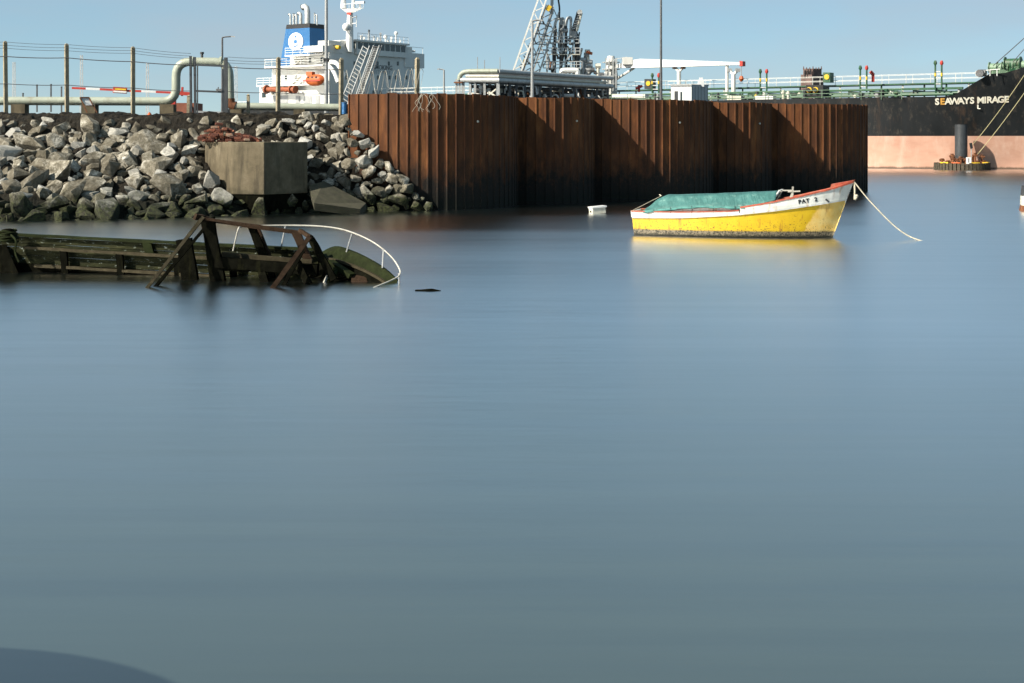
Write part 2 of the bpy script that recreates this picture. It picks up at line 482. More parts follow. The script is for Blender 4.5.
# the quay behind the camera, with an unseen pier added to shade the water
q = MB()
q.hexa([(-14, -6, -3), (14, -6, -3), (14, -1.2, -3), (-14, -1.2, -3)], [(-14, -6, 1.9), (14, -6, 1.9), (14, -1.2, 1.9), (-14, -1.2, 1.9)])
shade_pier = [(-9.5, -1.19), (-4.6, -1.19)] + [(-7.1 + 2.5 * math.cos(math.radians(a_)), 4.85 + 2.75 * math.sin(math.radians(a_))) for a_ in range(0, 91, 6)] + [(-9.5, 7.6)]
q.hexa([(x, y, -3) for x, y in shade_pier], [(x, y, 2.95) for x, y in shade_pier])
qo = q.build('quay_with_shade_pier', M['concrete']); qo['kind'] = 'structure'

# ------------------------------------------------------------------ riprap bank
def toe(px):
    py = lin(px, [-160, 0, 150, 250, 330, 400, 436], [224, 221.5, 219, 215, 212, 210, 208])
    return P(px, py, WD(py))
def crest(px):
    if px <= 338:
        return P(px, lin(px, [-160, 0, 150, 338], [113.5, 113.5, 114, 114.5]), 71.4)
    py = lin(px, [338, 348, 368, 390, 412, 436], [114.5, 118, 138, 160, 186, 208])
    D = lin(px, [338, 436], [70.2, 68.6])
    return P(px, py, D)
def bank(px, v):
    a, b = toe(px), crest(px)
    q = a.lerp(b, v)
    h = b.z - a.z
    prof = lin(v, [0, .12, .85, 1.0], [-.25 / max(h, .3) * min(h, 1), .10, .93, 1.0])
    q.z = a.z + h * prof
    return q
b = MB(); rows = []
for i in range(240):
    px = -160 + 596 * i / 239
    row = []
    for j in range(44):
        v = -0.06 + 1.10 * j / 43
        p = bank(px, min(v, 1)) if v >= 0 else bank(px, 0) + Vector((0, -1.0, -.6))
        if v > 1: p = p + Vector((0, 1.2, 0))
        amp = .16 if px < 340 else .08
        p = p + Vector((0, -.4, 1)) * (mnoise.fractal(p * 1.3, .6, 2.1, 5) * amp + mnoise.noise(p * .55) * .12)
        if v > .86 and px < 335:
            p.z += .14 * abs(mnoise.noise(Vector((px * .09, 3.1, v * 4))))
        row.append(p)
    rows.append(row)
b.grid(rows)
emb = thing('rock_embankment', 'sloping embankment of pale tumbled boulders below the wire fence', 'embankment', P(150, 219, WD(219)))
b.build('earth_slope', M['soil'], emb)

def rock_mesh(seed, cuts):
    rn = random.Random(seed)
    bm = bmesh.new()
    sx, sy, sz = rn.uniform(.85, 1.3), rn.uniform(.6, .95), rn.uniform(.42, .72)
    for k in range(20):
        d = Vector((rn.gauss(0, 1), rn.gauss(0, 1), rn.gauss(0, 1))).normalized()
        p = 6.0
        r = (abs(d.x) ** p + abs(d.y) ** p + abs(d.z) ** p) ** (-1 / p)
        d *= r * rn.uniform(.80, 1.02)
        bm.verts.new((d.x * sx, d.y * sy, d.z * sz))
    bmesh.ops.convex_hull(bm, input=bm.verts)
    for v in [v for v in bm.verts if not v.link_faces]: bm.verts.remove(v)
    for k in range(cuts):
        d = Vector((rn.gauss(0, 1), rn.gauss(0, 1), rn.gauss(0, .8))).normalized()
        res = bmesh.ops.bisect_plane(bm, geom=bm.verts[:] + bm.edges[:] + bm.faces[:], plane_co=d * rn.uniform(.42, .62), plane_no=d, clear_outer=True)
        ed = [e for e in bm.edges if e.is_boundary]
        if ed: bmesh.ops.contextual_create(bm, geom=ed)
    bmesh.ops.dissolve_limit(bm, angle_limit=math.radians(9), verts=bm.verts, edges=bm.edges)
    bmesh.ops.bevel(bm, geom=[e for e in bm.edges], offset=.022, segments=1, affect='EDGES', clamp_overlap=True)
    for v in bm.verts:
        v.co += v.co.normalized() * mnoise.noise(v.co * 2.6 + Vector((seed, 0, 0))) * .05
    bmesh.ops.recalc_face_normals(bm, faces=bm.faces)
    me = bpy.data.meshes.new('stone'); bm.to_mesh(me); bm.free()
    me.materials.append(M['rock'])
    return me
ROCKS = [rock_mesh(100 + i, 1 + i % 4) for i in range(18)]

# concrete emplacement corners in plan (needed here so that no boulder sits inside it)
CB = [P(205, 142, 67.0), P(233, 142, 65.0), P(264, 142, 64.6), P(307.5, 142, 66.6), P(306, 142, 68.0), P(250, 142, 68.4), P(206, 142, 68.2)]
cbx0, cbx1, cby0, cby1 = CB[0].x, CB[3].x, 64.4, 70
rr = random.Random(11)
placed = []
def in_block(x, y, mar):
    "inside the plan of the concrete block, or nearer to it than mar"
    n = len(CB); ins = False
    for i in range(n):
        a, b_ = CB[i], CB[(i + 1) % n]
        if (a.y > y) != (b_.y > y) and x < (b_.x - a.x) * (y - a.y) / (b_.y - a.y) + a.x: ins = not ins
        e = Vector((b_.x - a.x, b_.y - a.y)); w_ = Vector((x - a.x, y - a.y)); f = max(0, min(1, w_.dot(e) / e.dot(e)))
        if (w_ - e * f).length < mar: return True
    return ins
def try_place(r, px, v, lift):
    p = bank(px, v)
    p.z += lift
    if p.z > .6 and in_block(p.x, p.y, r * .55): return
    sx = 512 + p.x / p.y * F
    if 304 < sx < 362 and .05 < v < .42 and r > .36: return          # the tilted slab lies here
    if px > 345:
        # keep the end of the heap against the piling
        p.y = min(p.y, 68.3 - r * .4)
    for q, s in placed:
        if (q - p).length < .70 * (r + s): return
    placed.append((p, r))
for n, r0, r1 in ((200, .52, .80), (1100, .37, .54), (3800, .25, .37), (3000, .15, .25)):
    for k in range(n):
        px = rr.uniform(-40, 432); r = rr.uniform(r0, r1)
        vmax = .75 if r > .36 else .85
        v = rr.uniform(0.0, vmax)
        if v > lin(px, [0, 110, 140, 325, 345], [.80, .78, .66, .66, .95]) and rr.random() < .85: continue
        if px > 300 and r > .48: continue
        if px > 340 and (r > .46 or r < .12): continue
        if 195 < px < 320 and v > .5 and r > .42 and px < 300: continue
        if v > .74 and rr.random() < .6: continue
        try_place(r, px, v, r * rr.uniform(.05, .30))
for k in range(6000):
    r = rr.uniform(.13, .36) if k > 2500 else rr.uniform(.26, .46)
    try_place(r, rr.uniform(300, 433), rr.uniform(0, .93), r * rr.uniform(.05, .3))
placed.sort(key=lambda t: -t[1] * (1.0 if 0 < 512 + t[0].x / t[0].y * F < 1024 else .05))
print('rocks', len(placed))
emo = emb.location
extra = MB()
for i, (p, r) in enumerate(placed):
    me = ROCKS[rr.randrange(len(ROCKS))]
    rot = Matrix.Rotation(rr.uniform(0, 6.28), 4, 'Z') @ Matrix.Rotation(rr.gauss(0, .6), 4, 'X') @ Matrix.Rotation(rr.gauss(0, .6), 4, 'Y')
    s = Vector((r * rr.uniform(.9, 1.25), r * rr.uniform(.9, 1.2), r * rr.uniform(.9, 1.25)))
    if i < 300:
        o = bpy.data.objects.new('stone', me); COL.objects.link(o); o.parent = emb
        o.location = p - emo; o.rotation_euler = rot.to_euler(); o.scale = s
    else:
        mt = Matrix.Translation(p) @ rot @ Matrix.Diagonal((*s, 1))
        extra.add([mt @ v.co for v in me.vertices], [tuple(f.vertices) for f in me.polygons])
if extra.v: extra.build('small_rubble', M['rock'], emb, kind='stuff')

# concrete emplacement
cb = thing('concrete_block', 'squat angular concrete block set among the boulders', 'concrete block', Vector((CB[2].x, CB[2].y, 1.0)))
ztop = CB[1].z
k = MB(); k.hexa([Vector((p.x, p.y, .93)) for p in CB], [Vector((p.x, p.y, ztop)) for p in CB])
o = k.build('block_body', M['concrete'], cb)
bv = o.modifiers.new('bevel', 'BEVEL'); bv.width = .03; bv.segments = 2
cen = sum(CB, Vector()) / len(CB)
k = MB(); k.hexa([Vector((cen.x + (p.x - cen.x) * .99, cen.y + (p.y - cen.y) * .97, .2)) for p in CB], [Vector((cen.x + (p.x - cen.x) * .99, cen.y + (p.y - cen.y) * .97, .93)) for p in CB])
k.build('footing', M['wreckdark'], cb)  # near-black for the shadow under the block as well as weed
# tilted slab lower right of the block
s = [P(309, 186, 66.3), P(324, 181, 66.8), P(366, 203, 66.6), P(360, 209, 65.4), P(314, 203, 64.7)]
k = MB(); k.hexa([p + Vector((0, .15, -.35)) for p in s], s)
M['slab'] = paint('weedy_concrete', (.06, .055, .034), .9, var=.4, scale=2.5, dirt=(.04, .045, .02), dirt_amt=.8, streak=False, bump=.4)
o = k.build('concrete_slab', M['slab']); tag(o, 'flat broken concrete slab tilted beside the concrete block', 'slab')

# heap of broken brickwork on the block
bh = thing('brick_heap', 'heap of broken red bricks on top of the concrete block', 'rubble', P(232, 142, 66.8) )
bme = bpy.data.meshes.new('brick')
bmm = bmesh.new(); bmesh.ops.create_cube(bmm, size=1.0)
bmesh.ops.scale(bmm, vec=(.24, .115, .075), verts=bmm.verts)
bmesh.ops.bevel(bmm, geom=bmm.edges[:], offset=.008, segments=1, affect='EDGES')
bmm.to_mesh(bme); bmm.free(); bme.materials.append(M['brick'])
rb = random.Random(5)
def heap_h(sx): return lin(sx, [199, 205, 214, 224, 230, 240, 250, 262], [.0, .55, .95, .95, .55, .38, .3, .0])
for i in range(190):
    sx = rb.uniform(200, 261); D = rb.uniform(66.0, 67.6)
    hm = heap_h(sx) * (1 - abs(D - 66.8) * .5)
    if hm < .05: continue
    z = ztop + .04 + hm * (i % 8) / 8.0
    o = bpy.data.objects.new('brick', bme); COL.objects.link(o); o.parent = bh
    p = P(sx, 142, D); o.location = Vector((p.x, D, z)) - bh.location
    ti = .4 if rb.random() < .15 else .05
    o.rotation_euler = (rb.gauss(0, ti), rb.gauss(0, ti), rb.choice((.2, .2, .2 + PI / 2)) + rb.gauss(0, .10))
    sc = rb.uniform(.95, 1.45); o.scale = (sc, sc, sc * 1.15)

# ------------------------------------------------------------------ sheet pile cofferdam wall
TOP = 5.73
wd = Vector((.76, .65)).normalized(); wnrm = Vector((wd.y, -wd.x))
wall = thing('sheet_pile_wall', 'rust brown sheet pile wall of rounded cells standing in the water', 'sheet pile wall', Vector((5, 78, 0)))
def pile_mesh(wd_, seed):
    # profile seen from above: x along the wall, y outwards (negative = towards the water)
    rn = random.Random(seed)
    h = TOP + rn.uniform(-.03, .03)
    prof = [(-wd_ / 2, 0), (-wd_ / 2, -.035), (-wd_ / 2 + .02, -.05), (-wd_ / 2 + .06, -.05), (-wd_ / 2 + .075, -.03), (-wd_ / 2 + .085, 0.0), (0, .004), (wd_ / 2 - .03, 0.0), (wd_ / 2, -.012), (wd_ / 2, .05), (-wd_ / 2, .05)]
    m = MB(); m.hexa([Vector((x, y, -1.2)) for x, y in prof], [Vector((x, y, h)) for x, y in prof])
    me = bpy.data.meshes.new('sheet_pile'); me.from_pydata([tuple(q) for q in m.v], [], m.f)
    bm = bmesh.new(); bm.from_mesh(me); bmesh.ops.recalc_face_normals(bm, faces=bm.faces); bm.to_mesh(me); bm.free()
    me.materials.append(M['pile'])
    return me
PILES = [pile_mesh(.5, i) for i in range(6)]
rp = random.Random(3)
def arc(c, R, a0, a1):
    n = max(1, round(abs(a1 - a0) * R / .5)); wdt = abs(a1 - a0) * R / n
    for i in range(n):
        a = a0 + (a1 - a0) * (i + .5) / n
        o = bpy.data.objects.new('sheet_pile', rp.choice(PILES)); COL.objects.link(o); o.parent = wall
        o.location = Vector((c[0] + R * math.cos(a), c[1] + R * math.sin(a), 0)) - wall.location
        o.rotation_euler = (0, 0, a + PI / 2); o.scale = (wdt / .5, 1, 1)
na = math.atan2(wnrm.y, wnrm.x)
HA = math.radians(55)
R1, R2 = 6.0, 3.45
ch1, ch2 = 2 * R1 * math.sin(HA), 2 * R2 * math.sin(HA)
c0 = Vector((0.25, 75.1))
def cell_center(mid, R): return mid - wnrm * R * math.cos(HA)
cA = cell_center(c0 - wd * ch1 / 2, R1)
# first cell: begins where it meets the bank
arc(cA, R1, na - math.radians(63.5), na + HA)
e1 = c0 + wd * ch2
arc(cell_center((c0 + e1) / 2, R2), R2, na - HA, na + HA)
e2 = e1 + wd * ch1
arc(cell_center((e1 + e2) / 2, R1), R1, na - HA, na + HA)
e3 = e2 + wd * ch2
arc(cell_center((e2 + e3) / 2, R2), R2, na - HA, na + HA)
e4 = e3 + wd * ch1
cE = cell_center((e3 + e4) / 2, R1)
arc(cE, R1, na - HA, na + math.radians(150))
cC = cell_center((e1 + e2) / 2, R1)
for sx, sy, c_, R_ in ((478, 121.5, cA, R1), (577, 121, cell_center((c0 + e1) / 2, R2), R2), (680, 122.5, cC, R1), (760, 123.5, cell_center((e2 + e3) / 2, R2), R2)):
    u_ = Vector(((sx - 512) / F, 1.0)); A_ = u_.dot(u_); B_ = u_.dot(c_); C_ = c_.dot(c_) - (R_ + .05) ** 2
    D_ = (B_ - math.sqrt(max(B_ * B_ - A_ * C_, 0))) / A_
    q_ = P(sx, sy, D_); n_o = (Vector((q_.x, q_.y)) - c_).normalized(); n_o = Vector((n_o.x, n_o.y, 0))
    k = MB(); k.tube([q_ - n_o * .05, q_ + n_o * .02], .055, 8); k.build('lifting_eye_plate', M['cream'], wall)
# fill behind the piling
k = MB()
fill = [(-8.5, 71.2), (-4.5, 71.0), (-1, 73.2), (0.8, 76.4), (4.5, 79.4), (8, 81.2), (11.5, 85.6), (16, 89.4), (20, 92.2), (22.6, 95), (20.5, 98.5), (15, 99.6), (8, 93), (-8, 84)]
k.hexa([(x, y, LZ + .004) for x, y in fill], [(x, y, TOP - .45) for x, y in fill])
o = k.build('fill_ground', M['soil']); o['kind'] = 'structure'

# ------------------------------------------------------------------ fence on the bank, gate, pipeline
FD = 72.6
fence = thing('wire_fence', 'tall concrete post fence with barbed wire strands along the bank top', 'fence', P(133, 114, FD))
lp = [(6, 41, 112.5), (67, 43.5, 113), (133, 46.5, 113.5)]
rp2 = [(278, 57, 113), (341, 58, 113.5), (417, 57.5, 97.5)]
def post(px, y0, y1, D, lean=0.0):
    a = P(px, y1, D); a.z -= .25; t = P(px + lean, y0, D)
    rw = Matrix.Rotation(.62, 3, 'Z'); sq = [rw @ Vector((x * .092, y * .092, 0)) for x, y in ((-1, -1), (1, -1), (1, 1), (-1, 1))]
    k = MB(); k.hexa([a + q for q in sq], [t - Vector((0, 0, .1)) + q for q in sq]); k.hexa([t - Vector((0, 0, .098)) + q for q in sq], [t + q * .5 for q in sq])
    k.build('post', M['postconc'], fence)
post(-62, 39, 112.5, FD)
for i, (px, y0, y1) in enumerate(lp): post(px, y0, y1, FD, -.9 + .4 * i)
for px, y0, y1 in rp2: post(px, y0, y1, FD if px < 400 else 70.6, .3)
def strand(pts, r, D=FD - .12):
    k = MB()
    for (x0, y0), (x1, y1) in zip(pts[:-1], pts[1:]):
        k.tube(sag(P(x0, y0, D), P(x1, y1, D), .04, 6), r, 4, False)
    k.build('wire', M['wire'], fence)
for dy in (0, 3.2, 6.2):
    strand([(-62, 40.5 + dy), (6, 42 + dy), (67, 44.5 + dy), (133, 47.7 + dy * .9), (191, 53.5 + dy * .8)], .010)
strand([(-62, 55.5), (6, 56.5), (67, 57.8), (133, 61.6), (191, 65)], .022)
strand([(-62, 83), (6, 83.8), (67, 85), (133, 88), (191, 91)], .018)
for dy in (0, 3.2, 5.8):
    strand([(228, 57 + dy), (278, 58 + dy), (341, 59 + dy)], .010)
strand([(228, 67), (278, 68.6), (341, 69.5)], .022)
strand([(228, 91.5), (278, 92.5), (341, 94)], .018)

gate = thing('metal_gate', 'dark steel framed gate under the raised pipe loop', 'gate', P(209, 116, FD + .3))
GD = FD + .3
for x, y0 in ((191.2, 56), (195.3, 57), (226.5, 57.5)):
    k = MB(); a = P(x, 117, GD); a.z -= .2; k.bar(a, P(x - .6, y0, GD), .17 if x > 200 else .11, .14, up=(0, 1, 0)); k.build('gate_post', M['dark'], gate)
for y in (65.5, 91.5, 112.2):
    k = MB(); k.bar(P(195, y - .6, GD - .02), P(226, y + .6, GD - .02), .07, .10); k.build('gate_rail', M['dark'] if y < 100 else M['grey'], gate)
k = MB(); k.bar(P(197.5, 65.4, GD - .03), P(197.5, 114.8, GD - .03), .06, .06, up=(0, 1, 0)); k.bar(P(224, 65.6, GD - .03), P(224, 115.2, GD - .03), .06, .06, up=(0, 1, 0)); k.build('leaf_frame', M['dark'], gate)
k = MB(); k.box(P(219, 90, GD - .1), (.3, .08, .12)); k.bar(P(217.3, 92, GD - .1), P(218.5, 87, GD - .1), .05); k.build('latch', M['darkgrey'], gate)

# pipeline with expansion loop
PD = 76.0
pipe = thing('pipeline', 'pale green pipeline with a raised square expansion loop behind the fence', 'pipeline', P(176, 110, PD))
def elbow(a, b, c, r, n=6):
    a, b, c = Vector(a), Vector(b), Vector(c)
    d0 = (a - b).normalized(); d1 = (c - b).normalized()
    p0, p1 = b + d0 * r, b + d1 * r
    return [(p0 * (1 - t) ** 2 + b * 2 * t * (1 - t) + p1 * t * t) for t in [i / n for i in range(n + 1)]]
pr = .235
A0, A1, A2, A3, A4, A5 = P(-120, 100.5, PD), P(176, 101.5, PD), P(176, 61.5, PD), P(229, 62, PD), P(230, 106, PD), P(345, 107.5, PD)
k = MB(); k.tube([A0] + elbow(A0, A1, A2, .75) + elbow(A1, A2, A3, .85) + elbow(A2, A3, A4, .75) + [P(230, 99.5, PD)], pr, 14); k.build('loop_pipe', M['pipe'], pipe, True)
k = MB(); k.tube([P(231.5, 104.5, PD)] + [P(236, 106.3, PD), P(245, 106.4, PD), A5], .2, 12); k.build('return_pipe', M['pipe'], pipe, True)
k = MB(); k.tube([P(230, 98.5, PD), P(230.2, 102, PD), P(231.8, 105, PD), P(235.5, 106.3, PD)], .262, 12); k.build('rusty_collar', M['rust'], pipe, True)['label'] = 'rusty elbow at the foot of the loop'
for sx in (20, 90, 168):
    k = MB(); k.box(P(sx, 109.5, PD), (.75, .7, .55)); k.build('pipe_support', M['concrete'], pipe)
for sx in (237, 300):
    k = MB(); k.box(P(sx, 112.3, PD), (.6, .7, .3)); k.build('pipe_support', M['concrete'], pipe)
k = MB(); k.tube([P(202, 58, PD), P(202, 53, PD)], .07, 8); k.tube([P(202, 54, PD), P(202, 52, PD)], .11, 8); k.build('vent_valve', M['dark'], pipe)
for sx in (192.5, 221):
    k = MB(); k.tube([P(sx - 1.1, 61.7, PD), P(sx + 1.1, 61.7, PD)], .28, 14); k.build('flange', M['pipe'], pipe)

# fence-side odds and ends
bar_ = thing('barrier_arm', 'red and white striped barrier arm with a warning plate behind the fence', 'barrier', P(172, 109, 86))
seg = [(72, 88), (86, 88.6), (100, 89.2), (113, 89.9), (127, 90.8), (141.5, 91.2), (156, 91.9), (171, 92.6), (190, 93.6)]
for i in range(len(seg) - 1):
    k = MB(); k.bar(P(*seg[i], 86), P(*seg[i + 1], 86), .09, .13); k.build('arm_segment', M['red'] if i % 2 == 0 or i == 7 else M['white_clean'], bar_)
pl = MB(); pl.bar(P(113, 89.8, 85.9), P(127, 90.6, 85.9), .04, .38); plo = pl.build('warning_plate', M['signred'], bar_)
k = MB(); k.bar(P(113.5, 91.4, 85.86), P(126.5, 92.1, 85.86), .02, .10); k.build('white_band', M['white_clean'], plo)
k = MB(); k.bar(P(115, 89.0, 85.86), P(126, 89.6, 85.86), .02, .10); k.build('yellow_band', M['yellow'], plo)
k = MB(); k.bar(P(173.5, 112, 86), P(173.5, 92, 86), .28, .28); k.build('stand', M['red'], bar_)
k = MB(); k.bar(P(182, 96, 86), P(182.5, 87, 86), .12, .12); k.bar(P(177, 93, 86), P(190, 94, 86), .25, .22); k.build('pivot', M['red'], bar_)
sg = thing('sign_frame', 'empty tilted rectangular sign frame standing in front of the pipeline', 'sign', P(92, 112, 74))
c4 = [P(80, 97.5, 74), P(89, 97.5, 74.2), P(94.2, 105.8, 74.2), P(85.8, 105.8, 74)]
k = MB()
k.bar(c4[0], c4[1], .06); k.bar(c4[2], c4[3], .05); k.bar(c4[0], P(87.2, 112.6, 74), .06); k.bar(c4[1], P(97, 112.6, 74.2), .06); k.build('frame', M['rust'], sg)
k = MB(); k.hexa([p + Vector((0, .04, 0)) for p in c4], [p + Vector((0, .06, 0)) for p in c4]); k.build('panel', M['white_clean'], sg)
cn = thing('traffic_cone', 'small orange traffic cone beside the pipe support', 'cone', P(149.5, 116, 73.6))
k = MB(); k.tube([P(149.5, 115.4, 73.6), P(149.5, 112.2, 73.6)], [.15, .03], 10); k.build('cone_body', M['orange'], cn, True)
k = MB(); k.box(P(149.5, 115.7, 73.6), (.36, .36, .04)); k.build('cone_base', M['orange'], cn)
hb = thing('brick_shed', 'low shed with a red tiled gable roof far behind the gate', 'shed', P(184, 112, 128))
k = MB(); k.box(P(186, 111, 128), (2.4, 3, 1.4)); k.build('wall', M['tile'], hb)
k = MB(); z0 = P(186, 107, 128)
k.hexa([P(176, 113, 126), P(178, 108, 126), P(187, 104.5, 126), P(192, 106, 126), P(193, 113, 126)], [P(176, 113, 130), P(178, 108, 130), P(187, 104.5, 130), P(192, 106, 130), P(193, 113, 130)]); k.build('roof', M['tile'], hb)
ws = thing('wooden_stump', 'short timber post beside the bent pipe right of the gate', 'post', P(243, 112, 75))
k = MB(); k.bar(P(248.5, 114, 74.6), P(248.2, 95, 74.6), .15, .14, up=(0, 1, 0)); k.hexa([P(247, 95.2, 74.5), P(249.4, 95, 74.5), P(249.4, 95, 74.7), P(247, 95.2, 74.7)], [P(247.4, 93.9, 74.55), P(249, 93.8, 74.55), P(249, 93.8, 74.65), P(247.4, 93.9, 74.65)]); k.build('stump', M['postconc'], ws)
ws = thing('wooden_stump', 'short timber post standing just left of the gate', 'post', P(189, 112, 75))
k = MB(); k.bar(P(188.2, 114, 74.6), P(188.6, 96, 74.6), .15, .14, up=(0, 1, 0)); k.hexa([P(187, 96.2, 74.5), P(190, 96, 74.5), P(190, 96, 74.7), P(187, 96.2, 74.7)], [P(187.8, 95, 74.55), P(189.6, 94.8, 74.55), P(189.6, 94.8, 74.65), P(187.8, 95, 74.65)]); k.build('stump', M['postconc'], ws)
bp = thing('blue_pole', 'short bright blue pole where the fence meets the rusty piling', 'pole', P(344, 113, 71))
k = MB(); k.tube([P(344.3, 114, 70.9), P(344.3, 103, 70.9)], .13, 8); k.build('pole_shaft', M['blue'], bp); k = MB(); k.tube([P(344.3, 103, 70.9), P(344.3, 102.4, 70.9)], .15, 8); k.build('pole_cap', M['blue'], bp)

# far lattice towers beyond the fence
for sx, yt, lab in ((14, 62, 'faint far lattice tower between the two leftmost fence posts'), (81.5, 55, 'tall far lattice tower right of the second fence post'), (147.5, 63, 'far lattice tower right of the third fence post'), (236, 66, 'far lattice tower right of the pipe loop')):
    D = 420; tw = thing('lattice_tower', lab, 'tower', P(sx, 128, D), 'far lattice towers')
    k = MB(); b0, b1 = P(sx, 128, D), P(sx, yt, D)
    for dx, dy in ((-.4, -.4), (.4, -.4), (.4, .4), (-.4, .4)): k.bar(b0 + Vector((dx, dy, 0)), b1 + Vector((dx * .7, dy * .7, 0)), .12)
    nb = 14
    for i in range(nb):
        a, c = b0.lerp(b1, i / nb), b0.lerp(b1, (i + 1) / nb)
        s_ = 1 if i % 2 else -1
        k.bar(a + Vector((-.36 * s_, -.36, 0)), c + Vector((.36 * s_, -.36, 0)), .08)
    k.build('lattice', M['galv'], tw)
for sx, y0, y1 in ((37, 84.5, 99), (51, 84, 99), (61.5, 86.5, 99), (23, 93, 99)):
    kb = thing('marker_post', {37: 'thin post just right of the shortest one above the pipeline', 51: 'thin post midway between the first two fence posts', 61.5: 'thin post just left of the second fence post', 23: 'shortest thin post above the pipeline'}[sx], 'post', P(sx, 113, 95), 'thin posts behind the pipeline')
    k = MB(); k.bar(P(sx, 112, 95), P(sx, y0, 95), .085, .085, up=(0, 1, 0)); k.tube([P(sx, y0 + .6, 95), P(sx, y0, 95)], .07, 6); k.build('shaft', M['darkgrey'], kb)

# concertina razor wire above the piling
rz = thing('razor_wire', 'coiled razor wire looped along the top of the rusty piling', 'razor wire', P(385, 95, 70.0))
for sgn in (1, -1):
    k = MB(); pts = []
    for i in range(241):
        t = i / 240; sx = 345 + 78 * t
        c = P(sx, 82 + 1.2 * math.sin(t * 5), 70.0)
        a = t * 2 * PI * 6.0 * sgn + .9
        pts.append(c + Vector((0, .45 * math.cos(a), .60 * math.sin(a))))
    k.tube(pts, .011, 4, False); k.build('coil', M['razor'], rz)
rh = random.Random(4)
for i in range(9):
    sx = 421 + rh.uniform(0, 12)
    k = MB(); p0 = P(sx, 94, 68.25); pts = [p0]
    for j in range(5): pts.append(pts[-1] + Vector((rh.uniform(-.16, .16), rh.uniform(-.04, .02), -rh.uniform(.1, .24))))
    k.tube(bez(pts, 3), .008, 4, False); k.build('hanging_strand', M['razor'], rz)

# ------------------------------------------------------------------ lamps and masts
def lamp(px, y0, y1, D, arm, label, boxes=False, m='darkgrey', r=.055):
    t = thing('lamp_post', label, 'lamp post', P(px, y1, D))
    k = MB(); k.tube([P(px, y1, D), P(px, y0 + (y1 - y0) * .6, D), P(px, y0, D)], [r * 1.5, r * 1.2, r], 8); k.build('pole', M[m], t, True)
    if arm:
        k = MB(); k.tube([P(px, y0, D), P(px + arm * .25, y0 - .6, D), P(px + arm * .7, y0 - 1.0, D)], r * .8, 6); k.build('arm', M[m], t)
        k = MB(); k.hexa([P(px + arm * .65, y0 - .4, D - .12), P(px + arm, y0 - .2, D - .12), P(px + arm, y0 - .2, D + .12), P(px + arm * .65, y0 - .4, D + .12)], [P(px + arm * .68, y0 - 1.7, D - .1), P(px + arm * .97, y0 - 1.3, D - .1), P(px + arm * .97, y0 - 1.3, D + .1), P(px + arm * .68, y0 - 1.7, D + .1)]); k.build('lamp_head', M['grey'], t)
    if boxes:
        for dx in (-1.4, 1.6):
            k = MB(); k.box(P(px + dx, 60, D), (.16, .2, .2)); k.build('floodlight', M['black'], t)
    return t
lamp(222.3, 37.5, 113.5, 84, 13, 'slim street lamp with a short arm behind the gate')
lamp(326.3, -14, 113, 80, 0, 'tall grey mast rising out of view before the tanker funnel', True, 'grey', .085)
lamp(661, -22, 100, 98, 0, 'tall dark mast rising out of view behind the white cabin', False, 'darkgrey', .07)
lamp(532.3, 21, 100, 100, 11, 'grey lamp post with an arm in front of the loading arms', False, 'grey', .085)
lamp(444, 70, 100, 150, -7, 'small far lamp post left of the pipe rack', False, 'grey', .09)

# ------------------------------------------------------------------ cabin on the quay
D0 = 104
cbn = thing('site_cabin', 'white flat roofed cabin standing behind the rusty piling', 'cabin', P(690, 100, D0))
f0, f1, f2 = P(671, 104, D0), P(691.5, 104, D0 - .8), P(708, 104, D0 + 2.2)
f3 = f0 + (f2 - f1)
up = Vector((0, 0, P(0, 86, D0).z - f0.z))
k = MB(); k.hexa([f0, f1, f2, f3], [p + up for p in (f0, f1, f2, f3)]); k.build('cabin_wall', M['white_clean'], cbn)
cc = (f0 + f1 + f2 + f3) / 4
k = MB(); k.hexa([cc + (p - cc) * 1.04 + up for p in (f0, f1, f2, f3)], [cc + (p - cc) * 1.04 + up + Vector((0, 0, .12)) for p in (f0, f1, f2, f3)]); k.build('cabin_roof', M['grey'], cbn)
d = (f1 - f0).normalized(); nn = Vector((d.y, -d.x, 0))
k = MB(); a = f0 + d * .28 + nn * .02; k.hexa([a, a + d * .28, a + d * .28 - nn * .04, a - nn * .04], [q + Vector((0, 0, .95)) for q in (a, a + d * .28, a + d * .28 - nn * .04, a - nn * .04)]); k.build('door', M['dark'], cbn)
k = MB(); a = f0 + d * .75 + nn * .02; k.hexa([a, a + d * .14, a + d * .14 - nn * .04, a - nn * .04], [q + Vector((0, 0, .9)) for q in (a, a + d * .14, a + d * .14 - nn * .04, a - nn * .04)]); k.build('window', M['glass'], cbn)
d2 = (f2 - f1).normalized(); n2_ = Vector((d2.y, -d2.x, 0))
for i in range(11):
    a = f1 + d2 * ((f2 - f1).length * (i + .5) / 11) + n2_ * .02
    k = MB(); k.bar(a, a + up * .98, .06, .05, up=d2); k.build('cladding_rib', M['grey'], cbn)
k = MB(); k.box(P(701, 83.5, D0 + 1), (.4, .4, .5)); k.box(P(701, 79.6, D0 + 1), (.25, .25, .3)); k.build('roof_vent', M['white_clean'], cbn)

